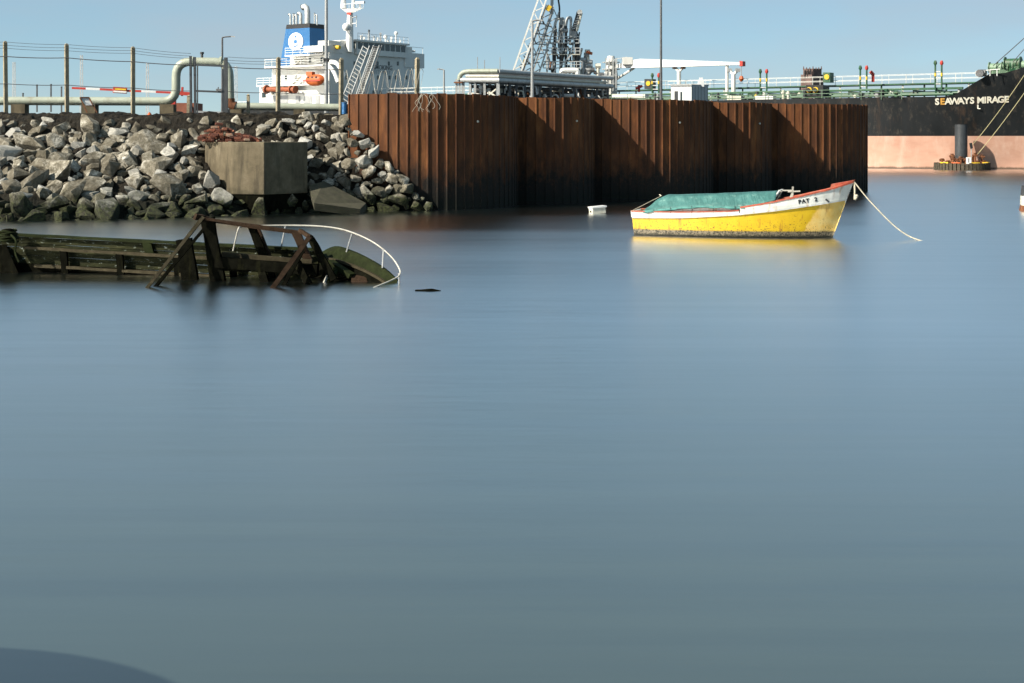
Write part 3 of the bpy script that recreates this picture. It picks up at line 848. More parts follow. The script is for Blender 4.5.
# ------------------------------------------------------------------ the tanker
SA = math.radians(35)
UA = Vector((-math.cos(SA), math.sin(SA)))      # towards the stern
UP = Vector((math.sin(SA), math.cos(SA)))       # towards the far (port) side
S0 = Vector((42.1, 165.5))
def W(s, p, z):
    q = S0 + UA * s + UP * p
    return Vector((q.x, q.y, z))
def SH(px, py, p=0.0):
    "ship station and height of the point seen at column px, row py on the lengthwise plane p"
    k_ = (px - 512) / F
    s = (S0.x + UP.x * p - k_ * (S0.y + UP.y * p)) / (-UA.x + k_ * UA.y)
    D = S0.y + UA.y * s + UP.y * p
    return s, CH + (HZ - py) / F * D
def SW(px, py, p=0.0):
    s, z = SH(px, py, p); return W(s, p, z)
def SF(px, py, s):
    "port offset and height of the point seen at column px, row py on the crosswise plane s"
    k_ = (px - 512) / F
    p = (k_ * (S0.y + UA.y * s) - S0.x - UA.x * s) / (UP.x - k_ * UP.y)
    D = S0.y + UA.y * s + UP.y * p
    return p, CH + (HZ - py) / F * D
def sbox(k, s0, s1, p0, p1, z0, z1):
    return k.hexa([W(s0, p0, z0), W(s1, p0, z0), W(s1, p1, z0), W(s0, p1, z0)], [W(s0, p0, z1), W(s1, p0, z1), W(s1, p1, z1), W(s0, p1, z1)])
FORE = Vector((-UA.x, -UA.y, 0)); PORT = Vector((UP.x, UP.y, 0))
BEAM, DZ = 22.0, 8.4
def hull_p(s, z):
    pw = 11 * max(0, min(1, (4 - s) / 30)) ** 1.3
    pd = 11 * max(0, min(1, (0 - s) / 28)) ** 2.5
    ps = 5.5 * max(0, min(1, (s - 92) / 18)) ** 2 * (1 - max(0, min(1, z / 9)) * .8)
    return pw + (pd - pw) * max(0, min(1, z / 10.5)) ** 1.1 + ps
def deck_z(s):
    return lin(s, [-28, -19.5, -17.6, -15.2, -13.6, -9.8, -8.6], [12.4, 12.1, 11.8, 11.0, 10.9, 8.6, DZ])
ship = thing('tanker_ship', 'large black hulled tanker with blue funnel moored behind the piling', 'ship', W(30, 11, 0))
stations = [-26.5, -25, -23, -21, -19.5, -18.5, -17.6, -16.4, -15.2, -13.6, -12.3, -11, -9.8, -8.6, -5, -2, 2, 6, 15, 30, 50, 70, 85, 92, 97, 102, 106, 110]
def hull_band(za, zb, n):
    rows = []
    for s in stations:
        lo = za(s); hi = zb(s)
        zs = [lo + (hi - lo) * i / n for i in range(n + 1)]
        star = [W(s, hull_p(s, z), z) for z in zs]
        port = [W(s, BEAM - hull_p(s, z), z) for z in reversed(zs)]
        rows.append(star + port)
    return rows
BT = 3.85
k = MB(); r_ = hull_band(lambda s: BT, deck_z, 6); k.grid(r_); n_ = len(r_[0])
k.add(r_[0], [tuple(range(n_))]); k.add(r_[-1], [tuple(range(n_))])
hull = k.build('hull', M['hullblack'], ship, True)
k = MB(); r_ = hull_band(lambda s: -2.0, lambda s: BT, 5); k.grid(r_); k.add(r_[0], [tuple(range(n_ - 2))]); k.add(r_[-1], [tuple(range(n_ - 2))])
k.build('boot_topping', M['hullpink'], ship, True)
k = MB()
k.grid([[W(s, hull_p(s, 8) + .15, min(deck_z(s), DZ) - .25), W(s, BEAM - hull_p(s, 8) - .15, min(deck_z(s), DZ) - .25)] for s in stations]); k.build('deck', M['green'], ship)

# the name on the bow
name = 'SEAWAYS MIRAGE'
adv = {'S': 1.0, 'E': .95, 'A': 1.05, 'W': 1.38, 'Y': 1.0, ' ': .45, 'M': 1.22, 'I': .5, 'R': 1.05, 'G': 1.08}
tot = sum(adv[c] for c in name); acc = 0
for i, ch in enumerate(name):
    sx = 934.5 + 74.5 * (acc + adv[ch] / 2) / tot; acc += adv[ch]
    if ch == ' ': continue
    sy = 102.0 - 2.6 * (sx - 934) / 75
    # walk onto the hull surface
    p = 0.0
    for it in range(12):
        s, z = SH(sx, sy, p); p = hull_p(s, z)
    a, b_ = W(s + .3, hull_p(s + .3, z), z), W(s - .3, hull_p(s - .3, z), z)
    rt = (b_ - a).normalized()
    c, d_ = W(s, hull_p(s, z - .3), z - .3), W(s, hull_p(s, z + .3), z + .3)
    upv = (d_ - c).normalized(); nv = rt.cross(upv).normalized()
    place_text('letter', text_mesh(ch, 1.04, .036, .02), M['letterrust'] if i == 1 else M['letterwhite'], hull, W(s, p, z) + nv * .05, rt, nv.cross(rt))
p = 0
for it in range(10):
    s, z = SH(978, 106.8, p); p = hull_p(s, z)
nv = Vector((-UP.x, -UP.y, 0))
k = MB(); c = W(s, p, z) + nv * .06; k.bar(c + Vector((0, 0, .25)), c + Vector((0, 0, -.2)), .13, .08, up=(0, 1, 0)); k.bar(c + Vector((0, 0, -.2)), c + FORE * .3 + Vector((0, 0, -.22)), .12, .08); k.build('draught_mark', M['letterwhite'], hull)

# forecastle fittings
fc = MB()
for sx, sy in ((976, 71), (983, 70.5), (990, 70), (997, 69)):
    a, b_ = SW(sx, 76, 1.5), SW(sx, sy, 1.5); fc.bar(a, b_, .08)
fc.bar(SW(976, 71.2, 1.5), SW(1000, 69, 1.5), .08)
fc.build('forecastle_rail', M['white'], ship)
k = MB(); k.tube([SW(979.5, 73.3, .9), SW(979.5, 73.3, .9) + PORT * .5], .45, 10); k.tube([SW(980, 73, 1.6), SW(986, 73, 1.6)], .4, 8); k.build('fairlead', M['darkgrey'], ship, True)
for sx, sy, r in ((996, 67.5, .8), (1003, 66.5, .7), (1013, 63.5, .95), (1020, 65, .8)):
    k = MB(); c = SW(sx, sy, 4); k.tube([c - FORE * r * .9, c + FORE * r * .9], r * .62, 10); k.tube([c - FORE * r * .95, c - FORE * r * .85], r * .85, 10); k.tube([c + FORE * r * .85, c + FORE * r * .95], r * .85, 10); k.box(c - Vector((0, 0, r)), (1.0, .9, r)); k.build('winch', M['palegreen'] if sx != 1013 else M['green'], ship, True)
k = MB(); k.tube([SW(993, 66, 3), SW(1058, 8, 8)], .05, 4); k.build('forestay', M['wire'], ship)
k = MB(); k.tube([SW(1013, 62, 3), SW(1062, 6, 8)], .05, 4); k.build('forestay', M['wire'], ship)
k = MB(); k.tube([SW(1062, 80, 8), SW(1062, 0, 8)], [.35, .2], 8); k.build('foremast', M['white'], ship)

# deck: edge rail, longitudinal pipes, catwalk
def srail(name, s0, s1, p, z0, hgt, step, m, r=.035, nr=3):
    k = MB(); n = max(2, int(abs(s1 - s0) / step))
    for i in range(n + 1):
        s = s0 + (s1 - s0) * i / n; k.bar(W(s, p, z0), W(s, p, z0 + hgt), r * 2)
    for j in range(nr):
        zz = z0 + hgt * (j + 1) / nr; k.bar(W(s0, p, zz), W(s1, p, zz), r * 1.6)
    return k.build(name, m, ship)
srail('deck_rail', -4.0, 60, .15, DZ - .25, 1.25, 2.4, M['palegreen'], .032)
srail('catwalk_rail', -10.5, 84, 9.2, 10.35, 1.1, 3.0, M['white'], .028, 2)
srail('catwalk_rail', -10.5, 84, 11.6, 10.35, 1.1, 3.0, M['white'], .025, 2)
k = MB(); sbox(k, -10.5, 84, 9.0, 11.8, 10.18, 10.34); k.build('catwalk', M['green'], ship)
k = MB(); sbox(k, -9.5, 84, 5.2, 5.6, 9.35, 9.62); k.build('longitudinal_girder', M['green'], ship)
for i, (pp, zz, rr_, mm) in enumerate(((6.6, 8.95, .2, 'green'), (7.4, 8.95, .26, 'dark'), (8.2, 9.0, .22, 'green'), (12.8, 9.2, .25, 'green'), (3.4, 8.75, .16, 'green'))):  # dark greens and steel stand in for shade under the pipework, trestles too
    k = MB(); k.tube([W(-9, pp, zz), W(83, pp, zz)], rr_, 8); k.build('cargo_pipe', M[mm], ship, True)
for i in range(34):
    s = -9 + 2.7 * i
    k = MB(); k.bar(W(s, 5.4, DZ - .3), W(s, 5.4, 9.36), .16); k.bar(W(s, 9.3, DZ - .3), W(s, 9.3, 10.18), .18); k.bar(W(s, 5.4, 9.3), W(s, 9.3, 9.3), .14); k.build('pipe_trestle', M[('white', 'green', 'dark')[i % 3]], ship)
rd = random.Random(21)
for i in range(120):
    s = rd.uniform(-3, 72); p = rd.uniform(1.2, 8.5); h = rd.uniform(.35, 1.5); wdt = rd.uniform(.25, .9)
    k = MB()
    c = W(s, p, DZ - .25)
    k.tube([c, c + Vector((0, 0, h))], wdt * .35, 8); k.tube([c + Vector((0, 0, h * .7)), c + Vector((0, 0, h * .85))], wdt * .6, 8)
    if i % 3 == 0: k.tube([c + Vector((0, 0, h * .5)), c + FORE * .9 + Vector((0, 0, h * .5)), c + FORE * .9], wdt * .25, 6)
    k.build('deck_fitting', M[rd.choice(('white', 'palegreen', 'green', 'grey', 'yellow', 'cream', 'dark', 'black', 'dark', 'green'))], ship)

def vent_pair(px, y0, y1, p=6):
    "a pair of pressure vents: green cap and red cap on yellow banded risers"
    t = []
    for dx, mm in ((-3.2, 'green'), (3.2, 'red')):
        k = MB(); k.tube([SW(px + dx, y1, p), SW(px + dx, y0 + 4, p)], .11, 8); v = k.build('vent_riser', M['green'], ship)
        k = MB(); a = SW(px + dx, y0 + 4.4, p); b_ = SW(px + dx, y0, p); k.tube([a, a.lerp(b_, .4), b_], [.14, .23, .12], 8); k.build('vent_cap', M[mm], v, True)
        k = MB(); m0 = SW(px + dx, (y0 + y1) / 2 + 1, p); k.tube([m0, m0 + Vector((0, 0, .4))], .125, 8); k.build('yellow_band', M['yellow'], v)
    k = MB()
    for f in (.25, .5, .75):
        yy = y0 + 5 + (y1 - y0 - 5) * f; k.bar(SW(px - 3.2, yy, p), SW(px + 3.2, yy, p), .12)
    for e in (-3.0, 3.0): k.bar(SW(px + e, y1, p), SW(px + e, y0 + 6, p), .06)
    k.build('vent_ladder', M['galv'], ship)
vent_pair(655.5, 73, 93); vent_pair(763.5, 69, 92); vent_pair(863.5, 65.5, 92); vent_pair(938.5, 60.5, 90, 5)
for px, py, hw, p in ((648, 84, 3.6, 6), (826.5, 77.5, 3.6, 8)):
    k = MB(); a = SW(px - hw, py + 5, p); b_ = SW(px + hw, py + 5, p); hgt = Vector((0, 0, 10 / F * a.y))
    k.hexa([a, b_, b_ + PORT * 1.2, a + PORT * 1.2], [q + hgt for q in (a, b_, b_ + PORT * 1.2, a + PORT * 1.2)]); bx_ = k.build('foam_monitor_box', M['green'] if px > 700 else M['dark'], ship)
    k = MB(); c = SW(px + .4, py - .6, p) - PORT * .04; k.tube([c, c - PORT * .06], .34, 12); k.build('yellow_disc', M['yellow'], bx_)
k = MB(); a = SW(806, 96, 2); b_ = SW(823, 96, 2); hgt = Vector((0, 0, 11 / F * a.y)); k.hexa([a, b_, b_ + PORT * 2, a + PORT * 2], [q + hgt for q in (a, b_, b_ + PORT * 2, a + PORT * 2)]); wb = k.build('hose_reel_frame', M['black'], ship)
for px in (809.5, 816):
    k = MB(); c = SW(px, 90, 1.95); k.tube([c, c - PORT * .2], .36, 14); k.build('hose_reel', M['yellow'], wb)
    k = MB(); c = SW(px, 90, 1.95) - PORT * .36; k.tube([c, c - PORT * .1], .26, 12); k.build('reel_hub', M['black'], wb)
k = MB(); k.bar(SW(873, 82, 7), SW(873, 75, 7), .3); k.bar(SW(870.5, 71.5, 7), SW(873.5, 75, 7), .35); k.build('foam_monitor', M['red'], ship)
k = MB(); k.bar(SW(647 - 8, 92, 6), SW(647 - 8, 85, 6), .3); k.bar(SW(636, 88.5, 6), SW(642, 86, 6), .3); k.build('foam_monitor', M['red'], ship)
# manifold boxes amidships
for px0, px1, y0, y1, mm in ((727, 741, 96, 104, 'cream'), (755, 773, 96, 104, 'white'), (612, 645, 94, 98, 'white')):
    k = MB(); a = SW(px0, y1, .6); b_ = SW(px1, y1, .6); hgt = Vector((0, 0, (y1 - y0) / F * a.y)); k.hexa([a, b_, b_ + PORT * 1.0, a + PORT * 1.0], [q + hgt for q in (a, b_, b_ + PORT, a + PORT)]); k.build('manifold_tray', M[mm], ship)

# hose crane
CP = 8.0
k = MB(); k.tube([SW(610.5, 97, CP), SW(610.5, 75, CP)], .95, 12); ped = k.build('crane_pedestal', M['white'], ship, True)
k = MB()
for y in (62, 69, 76, 84): k.tube([SW(611, y + .7, CP), SW(611, y, CP)], 1.25, 12)
for sx in (606, 609, 613, 616): k.bar(SW(sx, 92, CP - 1.2), SW(sx, 58, CP - 1.2), .16)
k.build('crane_platform', M['galv'], ped)
k = MB(); a = SW(605, 74, CP - .8); 
for sx, y0, y1 in ((611, 76, 56),): k.tube([SW(sx, y0, CP), SW(sx, y1 + 8, CP), SW(sx, y1, CP)], [1.0, .75, .5], 10)
k.build('crane_slew_house', M['white'], ped, True)
def boomloop(px, yt, yb, hw):
    return [SW(px, yt, CP - hw), SW(px, yb, CP - hw), SW(px, yb, CP - hw) + PORT * 2 * hw, SW(px, yt, CP - hw) + PORT * 2 * hw]
k = MB()
sect = [(615, 65.0, 68.0, .35), (630, 60.5, 67.8, .55), (640, 58.8, 67.9, .6), (690, 60.4, 66.5, .5), (726, 61.8, 65.2, .38), (739.5, 62.2, 64.8, .3)]
for a, b_ in zip(sect[:-1], sect[1:]): k.hexa(boomloop(*a), boomloop(*b_))
boom = k.build('crane_boom', M['white_clean'], ship)
k = MB(); k.hexa(boomloop(739.5, 60.8, 66.2, .42), boomloop(742.6, 61.2, 66.0, .42)); k.build('boom_tip', M['red'], boom)
k = MB(); k.box(SW(627.5, 61, CP - .5), (1.3, 1.3, 1.0)); k.build('winch_house', M['white'], boom)
k = MB(); k.tube([SW(616, 79.5, CP), SW(634, 68, CP)], .18, 8); k.build('luffing_cylinder', M['white'], boom, True)
k = MB(); k.tube([SW(741.3, 66, CP), SW(741.3, 77, CP)], .05, 4); k.build('hoist_wire', M['grey'], boom)
k = MB(); c = SW(741.4, 79, CP); k.tube([c + Vector((0, 0, .4)), c, c - Vector((0, 0, .35))], [.18, .34, .12], 8); k.build('hook_block', M['orange'], boom, True)
k = MB()
for px in (612, 617, 622, 627): k.bar(SW(px, 64, CP - .7), SW(px, 57.5, CP - .7), .07)
k.bar(SW(611, 62, CP - .7), SW(616, 59, CP - .7), .07); k.bar(SW(616, 59, CP - .7), SW(627, 57, CP - .7), .07); k.build('boom_rail', M['galv'], boom)
for px, yt in ((679, 69), (733.5, 72)):
    k = MB(); k.tube([SW(px, 96, CP), SW(px, yt + 2, CP)], .28, 8)
    k.bar(SW(px, yt + 2.5, CP), SW(px - 4, yt - 1.5, CP), .3); k.bar(SW(px, yt + 2.5, CP), SW(px + 4, yt - 1.5, CP), .3)
    k.build('boom_rest', M['white'], ship)
    for dx in (-4.2, 4.2):
        k = MB(); k.box(SW(px + dx, yt - 1.8, CP), (.6, .5, .45)); k.build('floodlight', M['rust'] if px < 700 else M['grey'], ship)
k = MB(); k.tube([SW(727, 96, CP), SW(727, 62, CP)], .22, 8); k.build('deck_mast', M['white'], ship)
k = MB()
for sx in range(668, 712, 6): k.bar(SW(sx, 88, 3), SW(sx, 81, 3), .06)
k.bar(SW(668, 81.3, 3), SW(712, 80.3, 3), .07); k.bar(SW(668, 84.6, 3), SW(712, 83.8, 3), .06); k.build('manifold_rail', M['white'], ship)

# accommodation block
SFX = 86.0
top4 = SF(353, 41.5, SFX)[1]
def house(name, s0, s1, p0, p1, z0, z1, m='white'):
    k = MB(); sbox(k, s0, s1, p0, p1, z0, z1); return k.build(name, M[m], ship)
zA = SH(262, 86, 0)[1]; zB = SH(280, 67, 0)[1]; zC = SH(300, 55.5, 0)[1]; zD = SF(345, 48, SFX)[1]
pR = SF(412, 80, SFX)[0]
M['housegrey'] = paint('house_front_white', (.74, .74, .71), .55, var=.06, scale=.5, dirt=(.5, .42, .33), dirt_amt=.3)
sT1, sT2, sT3 = SH(259.5, 90, .4)[0], SH(272, 75, .9)[0], SH(290, 60, 1.3)[0]
h1 = house('poop_house', SFX, sT1, .4, 21.6, DZ - .25, zA)
h2 = house('boat_deck_house', SFX - .004, sT2, .9, pR - .3, zA + .004, zB)
h3 = house('upper_house', SFX - .008, sT3, 1.3, pR - .3, zB + .004, zC)
h4 = house('bridge_deck_house', SFX - .012, SH(318, 50, .3)[0], .3, pR, zC + .004, SH(325, 40.5, .3)[1], 'white')
for (s0, s1, z) in ((SFX + .5, sT1 - .2, zA), (SFX + .5, sT2 + .3, zB), (SFX + .5, sT3 - .6, zC)):
    k = MB(); sbox(k, s0, s1, -.5, 2.5, z - .12, z + .12); k.build('deck_overhang', M['white_clean'], ship)
    srail('house_rail', s0, s1, -.4, z + .12, 1.1, 1.4, M['white_clean'], .04)
srail('stern_rail', 103.6, 109, .8, DZ, 1.1, 1.2, M['white_clean'], .04)
# main front wall and bridge
k = MB(); sbox(k, SFX - .4, SFX - .02, .0, pR, DZ - .2, zD); front = k.build('house_front', M['housegrey'], ship)
pW = SF(422, 60, SFX)[0]; zW0 = SF(415, 68, SFX)[1]; zW1 = SF(415, 53.5, SFX)[1]
k = MB(); sbox(k, SFX - .5, SFX + 3.4, pR - 2.5, pW, zW0, zW1); k.build('bridge_wing', M['housegrey'], ship)
k = MB(); sbox(k, SFX - .5, SFX + 3.4, -1.6, 3, zC + .3, zD + .1); k.build('bridge_wing', M['housegrey'], ship)
pb0, pb1 = SF(352.5, 50, SFX)[0], SF(403, 50, SFX)[0]
zb0, zb1 = zD + .004, SF(375, 41.6, SFX)[1]
k = MB(); sbox(k, SFX - .9, SFX + 4.5, pb0, pb1, zb0 - .9, zb1 - 1.5); sbox(k, SFX - .8, SFX + 4.4, pb0 + .1, pb1 - .1, zb1 - 1.5, zb1 - .3); sbox(k, SFX - 1.2, SFX + 4.8, pb0 - .3, pb1 + .3, zb1 - .3, zb1); br = k.build('wheelhouse', M['housegrey'], ship)
nwin = 9
for i in range(nwin):
    a = pb0 + .25 + (pb1 - pb0 - .5) * (i + .1) / nwin; c = pb0 + .25 + (pb1 - pb0 - .5) * (i + .9) / nwin
    k = MB(); sbox(k, SFX - .84, SFX - .78, a, c, zb1 - 1.42, zb1 - .4); k.build('window', M['glass'], br)
for i in range(4):
    k = MB(); sbox(k, SFX + i * 1.1 - .5, SFX + i * 1.1 + .4, pb0 + .06, pb0 + .12, zb1 - 1.42, zb1 - .4); k.build('window', M['glass'], br)
for y, xs in ((63.5, (354.5, 377.5, 388.8, 397.8, 408.5)), (77.5, (346, 357.5, 378, 389.5, 395.8, 406.5)), (92.5, (373.5, 380.5, 389.5, 362))):
    for x in xs:
        p_, z_ = SF(x, y, SFX - .4)
        k = MB(); sbox(k, SFX - .46, SFX - .38, p_ - .22, p_ + .22, z_ - .32, z_ + .32); k.build('window', M['glass'], front)
tp, tz = SF(380.5, 67.6, SFX - .42)
right = PORT; 
place_text('lettering', text_mesh('NO SMOKING', 1.05, .01, .01), M['darkgrey'], front, W(SFX - .43, SF(377, 67.6, SFX)[0], tz), PORT, (0, 0, 1))
place_text('lettering', text_mesh('SAFETY FIRST', .85, 0, .01), M['grey'], front, W(SFX - .43, tp, SF(380.5, 72.6, SFX)[1]), PORT, (0, 0, 1))
# side windows and doors on the sunlit side
for x, y, w_, h_ in ((310, 59.5, .5, .8), (322, 60, .5, .9), (264, 95, .8, .8), (283, 100, 2.2, 1.4), (275, 100, .8, 1.3), (308, 101, 1.6, 1.6), (318, 101, .9, 1.6), (298, 101, .9, 1.6), (332, 60, .4, .8), (296, 78, .5, .8), (286, 78, .5, .8)):
    pp = .4 if y > 86 else (.9 if y > 67 else (1.3 if y > 55.5 else .3))
    s_, z_ = SH(x, y, pp)
    k = MB(); sbox(k, s_ - w_ / 2, s_ + w_ / 2, pp - .06, pp + .02, z_ - h_ / 2, z_ + h_ / 2); k.build('window' if h_ < 1.2 else 'door', M['glass'] if h_ < 1.2 else M['grey'], ship)
# stair on the side
k = MB(); a, b_ = SW(293, 67, .6), SW(305, 56.5, .6); k.bar(a, b_, .5, .12); k.bar(a + Vector((0, 0, .9)), b_ + Vector((0, 0, .9)), .07); k.build('side_stair', M['cream'], ship)
k = MB(); a, b_ = SW(289, 88, .2), SW(301, 76, .2); k.bar(a, b_, .5, .12); k.bar(a + Vector((0, 0, .9)), b_ + Vector((0, 0, .9)), .07); k.build('side_stair', M['cream'], ship)
# white curved davit arch at the forward corner
k = MB(); arcp = [SW(330, 62, -.3), SW(336, 63, -.3), SW(341, 69, -.3), SW(343, 78, -.3), SW(341, 88, -.3)]
k.tube(bez(arcp, 4), .35, 8); k.tube(bez([SW(329, 66, -.3), SW(334, 72, -.3), SW(338, 82, -.3)], 4), .3, 8); k.build('davit_arch', M['white_clean'], ship, True)
# orange hose boom stowed on the quarter
k = MB(); k.tube([SW(266, 89.5, -.9), SW(295, 89.5, -.9)], .42, 10); ob = k.build('stowed_boom', M['rustorange'], ship, True)
for px, r in ((266.5, .72), (291, .62), (295, .62)):
    k = MB(); k.tube([SW(px - .7, 89.5, -.9), SW(px + .7, 89.5, -.9)], r, 12); k.build('boom_collar', M['rustorange'], ob)
for px in (272, 286):
    k = MB(); a = SW(px, 90.5, -.9); b_ = SW(px, 94, .5); k.bar(a, b_, .25); k.build('boom_bracket', M['white'], ob)

# funnel
fp0, fp1 = 6.6, 10.0
s1b, zb_ = SH(310, 63, fp0); s0t = SH(286.5, 24, fp0)[0]; s0b = SH(280.2, 63, fp0)[0]
s1t = SH(309.5, 24, fp0)[0]; zt_ = SH(298, 24, fp0)[1]
def floop(z):
    f = (z - zb_) / (zt_ - zb_)
    a = s1b + (s1t - s1b) * f; c = s0b + (s0t - s0b) * f; pr_ = fp1 + .55 - .5 * f
    return [W(a, fp0, z), W(c, fp0, z), W(c, pr_, z), W(a, pr_, z)]
zbd = SH(298, 28.4, fp0)[1]
k = MB(); k.hexa(floop(zb_ - 3), floop(zbd)); fun = k.build('funnel', M['blue'], ship)
k = MB(); k.hexa(floop(zbd + .003), floop(zt_)); k.build('funnel_band', M['black'], fun)
c = SW(296, 41.5, fp0) - PORT * .05
nside = 28; rad = 1.42
k = MB(); ring = [(-FORE * math.cos(2 * PI * i / nside) * rad * 1.15 + Vector((0, 0, 1)) * math.sin(2 * PI * i / nside) * rad * 1.02) for i in range(nside)]
k.hexa([c + q for q in ring], [c + q - PORT * .05 for q in ring]); dsc = k.build('funnel_disc', M['white_clean'], fun)
c2 = c - PORT * .07
k = MB(); k.tube([c2 + Vector((0, 0, .8)), c2 + Vector((0, 0, .8)) - PORT * .03], .19, 10); k.build('emblem_dot', M['blue_mark'], dsc)
k = MB(); k.bar(c2 + FORE * -.34 + Vector((0, 0, -.12)), c2 + FORE * .30 + Vector((0, 0, .10)), .03, .56); k.build('emblem_block', M['blue_mark'], dsc)
k = MB(); k.tube([c2 + FORE * x + Vector((0, 0, y)) for x, y in ((-.45, -.75), (-.1, -.82), (.25, -.72), (.5, -.5))], .08, 6); k.build('emblem_arc', M['blue_mark'], dsc)
for px, yt, r, bend in ((290.5, 13.5, .16, 1), (293.6, 13.8, .17, 0), (296.6, 14.5, .17, 1), (300.8, 13.5, .26, 1), (307.5, 9.0, .46, 1), (314.5, 13.2, .10, 0), (317, 13.5, .12, 1)):
    k = MB(); a = SW(px, 25, 8.0); t_ = SW(px, yt + 2.5, 8.0)
    pts = [a, t_]
    if bend: pts += [t_ + Vector((0, 0, r * 1.3)) - FORE * r * .4, t_ + Vector((0, 0, r * 1.9)) - FORE * r * 1.3, t_ + Vector((0, 0, r * 1.6)) - FORE * r * 2.3]
    else: pts += [SW(px, yt, 8.0)]
    k.tube(pts, r, 10); ex = k.build('exhaust_pipe', M['galv'], fun, True)
    e = Vector(pts[-1]); d_ = (e - Vector(pts[-2])).normalized(); k = MB(); k.tube([e - d_ * .02, e + d_ * .05], r * 1.12, 10); k.build('pipe_rim', M['black'], ex)

# radar mast and wheelhouse roof gear
mp = 4.5
k = MB(); k.tube([SW(349.5, 52, mp), SW(349.8, 30, mp), SW(350.3, 10, mp)], [.62, .55, .42], 8); ms = k.build('radar_mast', M['white_clean'], ship, True)
k = MB(); k.hexa([SW(347, 13, mp - .8), SW(354, 12.6, mp - .8), SW(354, 12.6, mp + .8), SW(347, 13, mp + .8)], [SW(341, 8.8, mp - 1.2), SW(363.5, 8, mp - 1.2), SW(363.5, 8, mp + 1.2), SW(341, 8.8, mp + 1.2)]); k.build('mast_platform', M['white_clean'], ms)
k = MB(); 
for px in (341.5, 345, 349, 353, 357, 361, 363.2): k.bar(SW(px, 8.6, mp - 1.2), SW(px, 3.6, mp - 1.2), .06)
k.bar(SW(341.5, 4.1, mp - 1.2), SW(363.2, 3.4, mp - 1.2), .06); k.build('mast_rail', M['white_clean'], ms)
k = MB(); k.tube([SW(343.5, 8.4, mp), SW(343.5, -3, mp)], [.5, .35], 8); k.build('mast_pole', M['white_clean'], ms); k = MB(); k.tube([SW(353.3, 8.4, mp), SW(353.5, -8, mp)], [.28, .2], 8); k.build('mast_pole', M['white_clean'], ms)
k = MB(); k.bar(SW(355.5, 3, mp - .5), SW(364.5, 2.2, mp - .5), .35); k.tube([SW(360, 8, mp), SW(360, 3, mp)], .2, 8); k.build('radar_scanner', M['white_clean'], ms)
k = MB(); k.sphere(SW(346.2, 27, mp - 1.0), .62, 12, 8); k.tube([SW(346.2, 30.5, mp - 1), SW(346.2, 28, mp - 1)], .4, 8); k.build('radome', M['white_clean'], ms, True)
k = MB(); k.bar(SW(347, 13.6, mp - .9), SW(351, 13.6, mp - .9), .1, .35); k.build('mast_flag', M['red'], ms)
k = MB(); k.bar(SW(351, 18, mp), SW(357, 16.5, mp), .12); k.bar(SW(351, 24, mp), SW(356, 23, mp), .12); k.tube([SW(356.5, 27, mp), SW(356.5, 15, mp)], .06, 6); k.build('signal_yard', M['white_clean'], ms)
for px, yt, dome in ((369, 30, 0), (364, 37, 0), (374, 36, 0), (377.5, 37.5, 0), (380.5, 33, 0), (385.5, 36, 1), (391.5, 37, 0), (396, 32.5, 1), (400, 40, 0), (361, 35.5, 0), (388, 40, 0)):
    k = MB(); pp = 6.5; k.tube([SW(px, 43, pp + (px - 360) * .3), SW(px, yt + 1.2, pp + (px - 360) * .3)], .13, 6)
    if dome: k.sphere(SW(px, yt + .8, pp + (px - 360) * .3), .34, 10, 6)
    else: k.box(SW(px, yt + 1, pp + (px - 360) * .3), (.3, .3, .4))
    k.build('roof_aerial', M['white_clean'] if px not in (369, 380.5) else M['grey'], ship, True)
k = MB()
for i in range(12):
    p_ = pb0 + (pb1 - pb0) * i / 11; k.bar(W(SFX - 1.1, p_, zb1), W(SFX - 1.1, p_, zb1 + 1), .06)
k.bar(W(SFX - 1.1, pb0, zb1 + 1), W(SFX - 1.1, pb1, zb1 + 1), .06); k.bar(W(SFX - 1.1, pb0, zb1 + .5), W(SFX - 1.1, pb1, zb1 + .5), .05); k.build('roof_rail', M['white_clean'], ship)
k = MB(); sbox(k, SFX + .5, SFX + 4, 3.5, pb0 - .3, zD + .2, zb1 - .2); k.build('chart_house', M['white_clean'], ship)
for px in (333.5, 338):
    k = MB(); c = SW(px, 47.4, 1.5); k.tube([c - FORE * .35, c + FORE * .35], .32, 10); k.build('life_ring_box', M['yellow'], ship)
k = MB(); pq = SF(417, 50, SFX)[0]; k.box(W(SFX + 1, pq - .5, zW1 + .4), (1.6, 1.4, .3)); k.bar(W(SFX - .3, pq - 3, zW1), W(SFX - .3, pq - 3, zW1 + 1), .07); k.bar(W(SFX - .3, pW - .2, zW1), W(SFX - .3, pW - .2, zW1 + 1), .07); k.bar(W(SFX - .3, pq - 3.5, zW1 + 1), W(SFX - .3, pW, zW1 + 1), .07); k.build('wing_rail', M['white_clean'], ship)

# lifeboat
lb = thing('lifeboat', 'orange enclosed lifeboat hanging at the side of the tanker', 'lifeboat', SW(315, 87, -1.2))
k = MB(); rows = []
c0_ = SH(315, 80.5, -1.2)
for i in range(13):
    t = -1 + 2 * i / 12; s_ = c0_[0] - t * 1.85
    w_ = .72 * (1 - abs(t) ** 3.2) ** .6 + .02
    ring = []
    for j in range(12):
        a = 2 * PI * j / 12
        zz = math.sin(a) * (.95 if math.sin(a) > 0 else .85) * (1 - abs(t) ** 4 * .55) + (.25 * t * t if math.sin(a) < 0 else 0)
        ring.append(W(s_, -1.2 + math.cos(a) * w_, c0_[1] + zz))
    ring.append(ring[0]); rows.append(ring)
k.grid(rows); k.build('lifeboat_hull', M['orange'], lb, True)
k = MB(); sbox(k, c0_[0] + .3, c0_[0] + 1.5, -1.6, -.9, c0_[1] + .75, c0_[1] + 1.35); k.build('canopy', M['orange'], lb)
